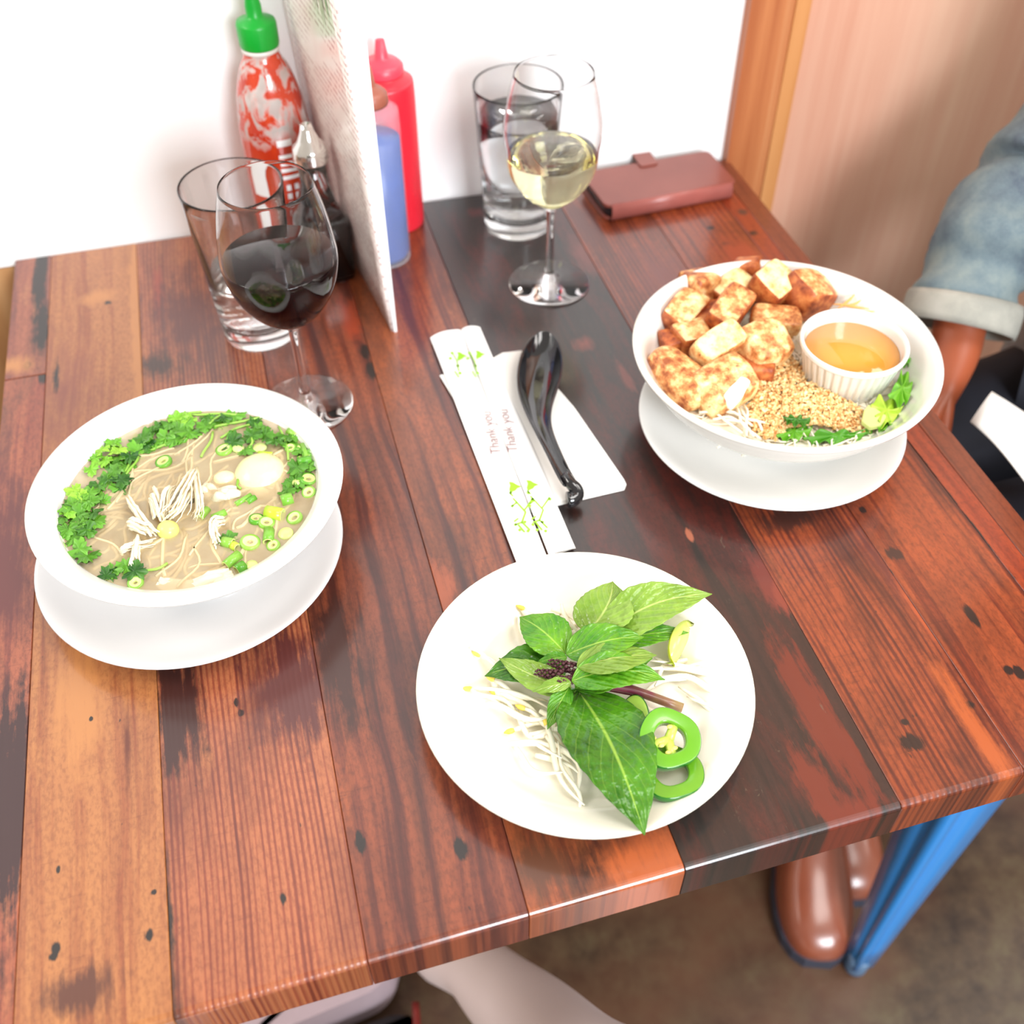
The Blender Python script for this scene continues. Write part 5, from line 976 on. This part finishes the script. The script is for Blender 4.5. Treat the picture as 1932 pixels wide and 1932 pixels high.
def mkboot(tx, ty, hx, hy, label=None):
    t_ = np.array([tx, ty]); h_ = np.array([hx, hy]); d = (h_-t_)/np.linalg.norm(h_-t_); s = np.array([-d[1], d[0]]); L_ = np.linalg.norm(h_-t_); V = []; F = []
    rows = [(-.004, .016, .0145, .030), (.006, .030, .026, .036), (.022, .040, .036, .042), (.05, .046, .046, .050), (.085, .047, .058, .060), (.12, .042, .078, .078), (.15, .038, .105, .105), (L_-.075, .038, .14, .14), (L_-.03, .036, .15, .15), (L_, .020, .14, .14)]; nk = 16
    for (a, w_, h2, _) in rows:
        for k in range(nk+1):
            q = PI*k/nk; c2 = math.cos(q); V.append((*(t_+d*a+s*w_*(abs(c2)**.7*np.sign(c2))), .018+h2*(math.sin(q)**.75)))
    for j in range(len(rows)-1):
        for k in range(nk): q = j*(nk+1)+k; F.append((q, q+1, q+nk+2, q+nk+1))
    F += [tuple(range(nk, -1, -1)), tuple((len(rows)-1)*(nk+1)+k for k in range(nk+1))]
    o = mk('boot', V, F, boot.m, pr_, org=(*t_, 0)); subsurf(o, 2)
    c3 = h_-d*.045; sh = mk('shaft', *lathe([(.042, .12), (.043, .17), (.047, .23), (.050, .27), (.046, .27), (.040, .2)], np.array([*c3, 0]), 28), boot.m, o)
    out = [t_+d*a+s*w_*1.04 for a, w_, *_ in rows]+[t_+d*a-s*w_*1.04 for a, w_, *_ in rows[::-1]]; V, F = prism(out, .0, .021); q = mk('sole', V, F, solem, o, smooth=False); return o
mkboot(.474, .362, .565, .610); mkboot(.553, .418, .605, .670)
# napkin in the lap
V = []; F = []; A_, B_, C_, D_ = (np.array(p) for p in ((.575, .562, .722), (.553, .549, .704), (.560, .440, .702), (.640, .470, .690)))
n = 10
for i in range(n+1):
    for j in range(n+1): a, b = i/n, j/n; p = (B_*(1-a)+C_*a)*(1-b)+((A_+np.array([.045*a, 0, -.006*a]))*(1-a)+D_*a)*b; V.append(p+np.array([0, 0, .003*math.sin(5*a+3*b)]))
for i in range(n):
    for j in range(n): q = i*(n+1)+j; F.append((q, q+1, q+n+2, q+n+1))
o = mk('lap_napkin', V, F, paper_n); solid(o, .001, 0); tag(o, 'white paper napkin lying in the lap of the person in denim', 'napkin')
# near side diner, legs only in reach of the picture
pale = simple('pale_skin', S((246, 232, 234)), .5, .02, 12)
p2 = root('person', (.03, -.12, 0), 'person seated at the near side, bare pale leg seen below the table edge', 'person')
pts = [(-.03, -.24, .54, .11)]; ed = []
chain(pts, ed, 0, [(-.03, -.26, .66, .10), (-.03, -.27, .76, .09)])
LP = lambda u, v, z, r_: (*at(u, v, z-T)[:2], z, r_)
e1 = chain(pts, ed, 0, [(.06, -.10, .54, .074), (.14, .05, .53, .060), (.172, .15, .495, .052), LP(1118, 2040, .43, .047), LP(1015, 1937, .32, .046), LP(945, 1875, .24, .041), LP(893, 1822, .175, .036), (.030, .455, .10, .030), (.030, .475, .045, .030), (.030, .57, .030, .024)])
e2 = chain(pts, ed, 0, [(-.12, -.10, .54, .074), (-.18, .04, .53, .062), (-.20, .12, .50, .052), (-.23, .13, .30, .046), (-.255, .17, .14, .032), (-.26, .19, .055, .030), (-.26, .28, .030, .024)])
skin('body', pts, ed, pale, p2)
pts = [(-.03, -.24, .545, .12)]; ed = []
chain(pts, ed, 0, [(-.03, -.26, .66, .112)]); chain(pts, ed, 0, [(.06, -.10, .545, .084), (.10, -.02, .54, .078)]); chain(pts, ed, 0, [(-.12, -.10, .545, .084), (-.15, -.02, .54, .078)])
skin('shorts', pts, ed, simple('grey_shorts', S((90, 92, 100)), .8, .1, 60), p2)
shoe = simple('pale_lilac_canvas', S((206, 186, 196)), .7, .05, 60)
V, F = prism(rpoly([np.array(p) for p in ((-.21, .435), (-.16, .428), (-.03, .445), (-.005, .510), (-.05, .535), (-.20, .53))], .03), .012, .085); o = mk('cloth_bag', V, F, shoe, None, smooth=False); bevel(o, .03, 5); tag(o, 'pale lilac cloth bag on the floor under the near table edge', 'bag')
V, F = prism(rpoly([np.array(p) for p in ((-.17, .34), (-.02, .345), (.0, .40), (-.02, .425), (-.17, .412))], .02), .0, .05); o = mk('handbag', V, F, simple('near_black_leather', (.012, .008, .010), .4, .3, 30), None, smooth=False); bevel(o, .018, 4); tag(o, 'near black bag on the floor in front of the pale cloth bag', 'bag')
V, F = tube(wavy((-.022, .345, .055), (-.004, .430, .050), 9, .006, seed=3), .0045, 8, .6); o = mk('bag_strap', V, F, simple('dark_red_leather', S((120, 34, 26)), .4)); tag(o, 'dark red strap lying across the near black bag', 'strap')
V, F = join([lathe([(.14, .40), (.145, .41), (.14, .425), (.0005, .427)], np.array([-.03, -.24, 0]), 40), lathe([(.0005, .0), (.15, .0), (.15, .012), (.03, .03), (.025, .40)], np.array([-.03, -.24, 0]), 32)]); tag(mk('round_stool', V, F, metal_dark), 'dark round stool under the person at the near side', 'stool')
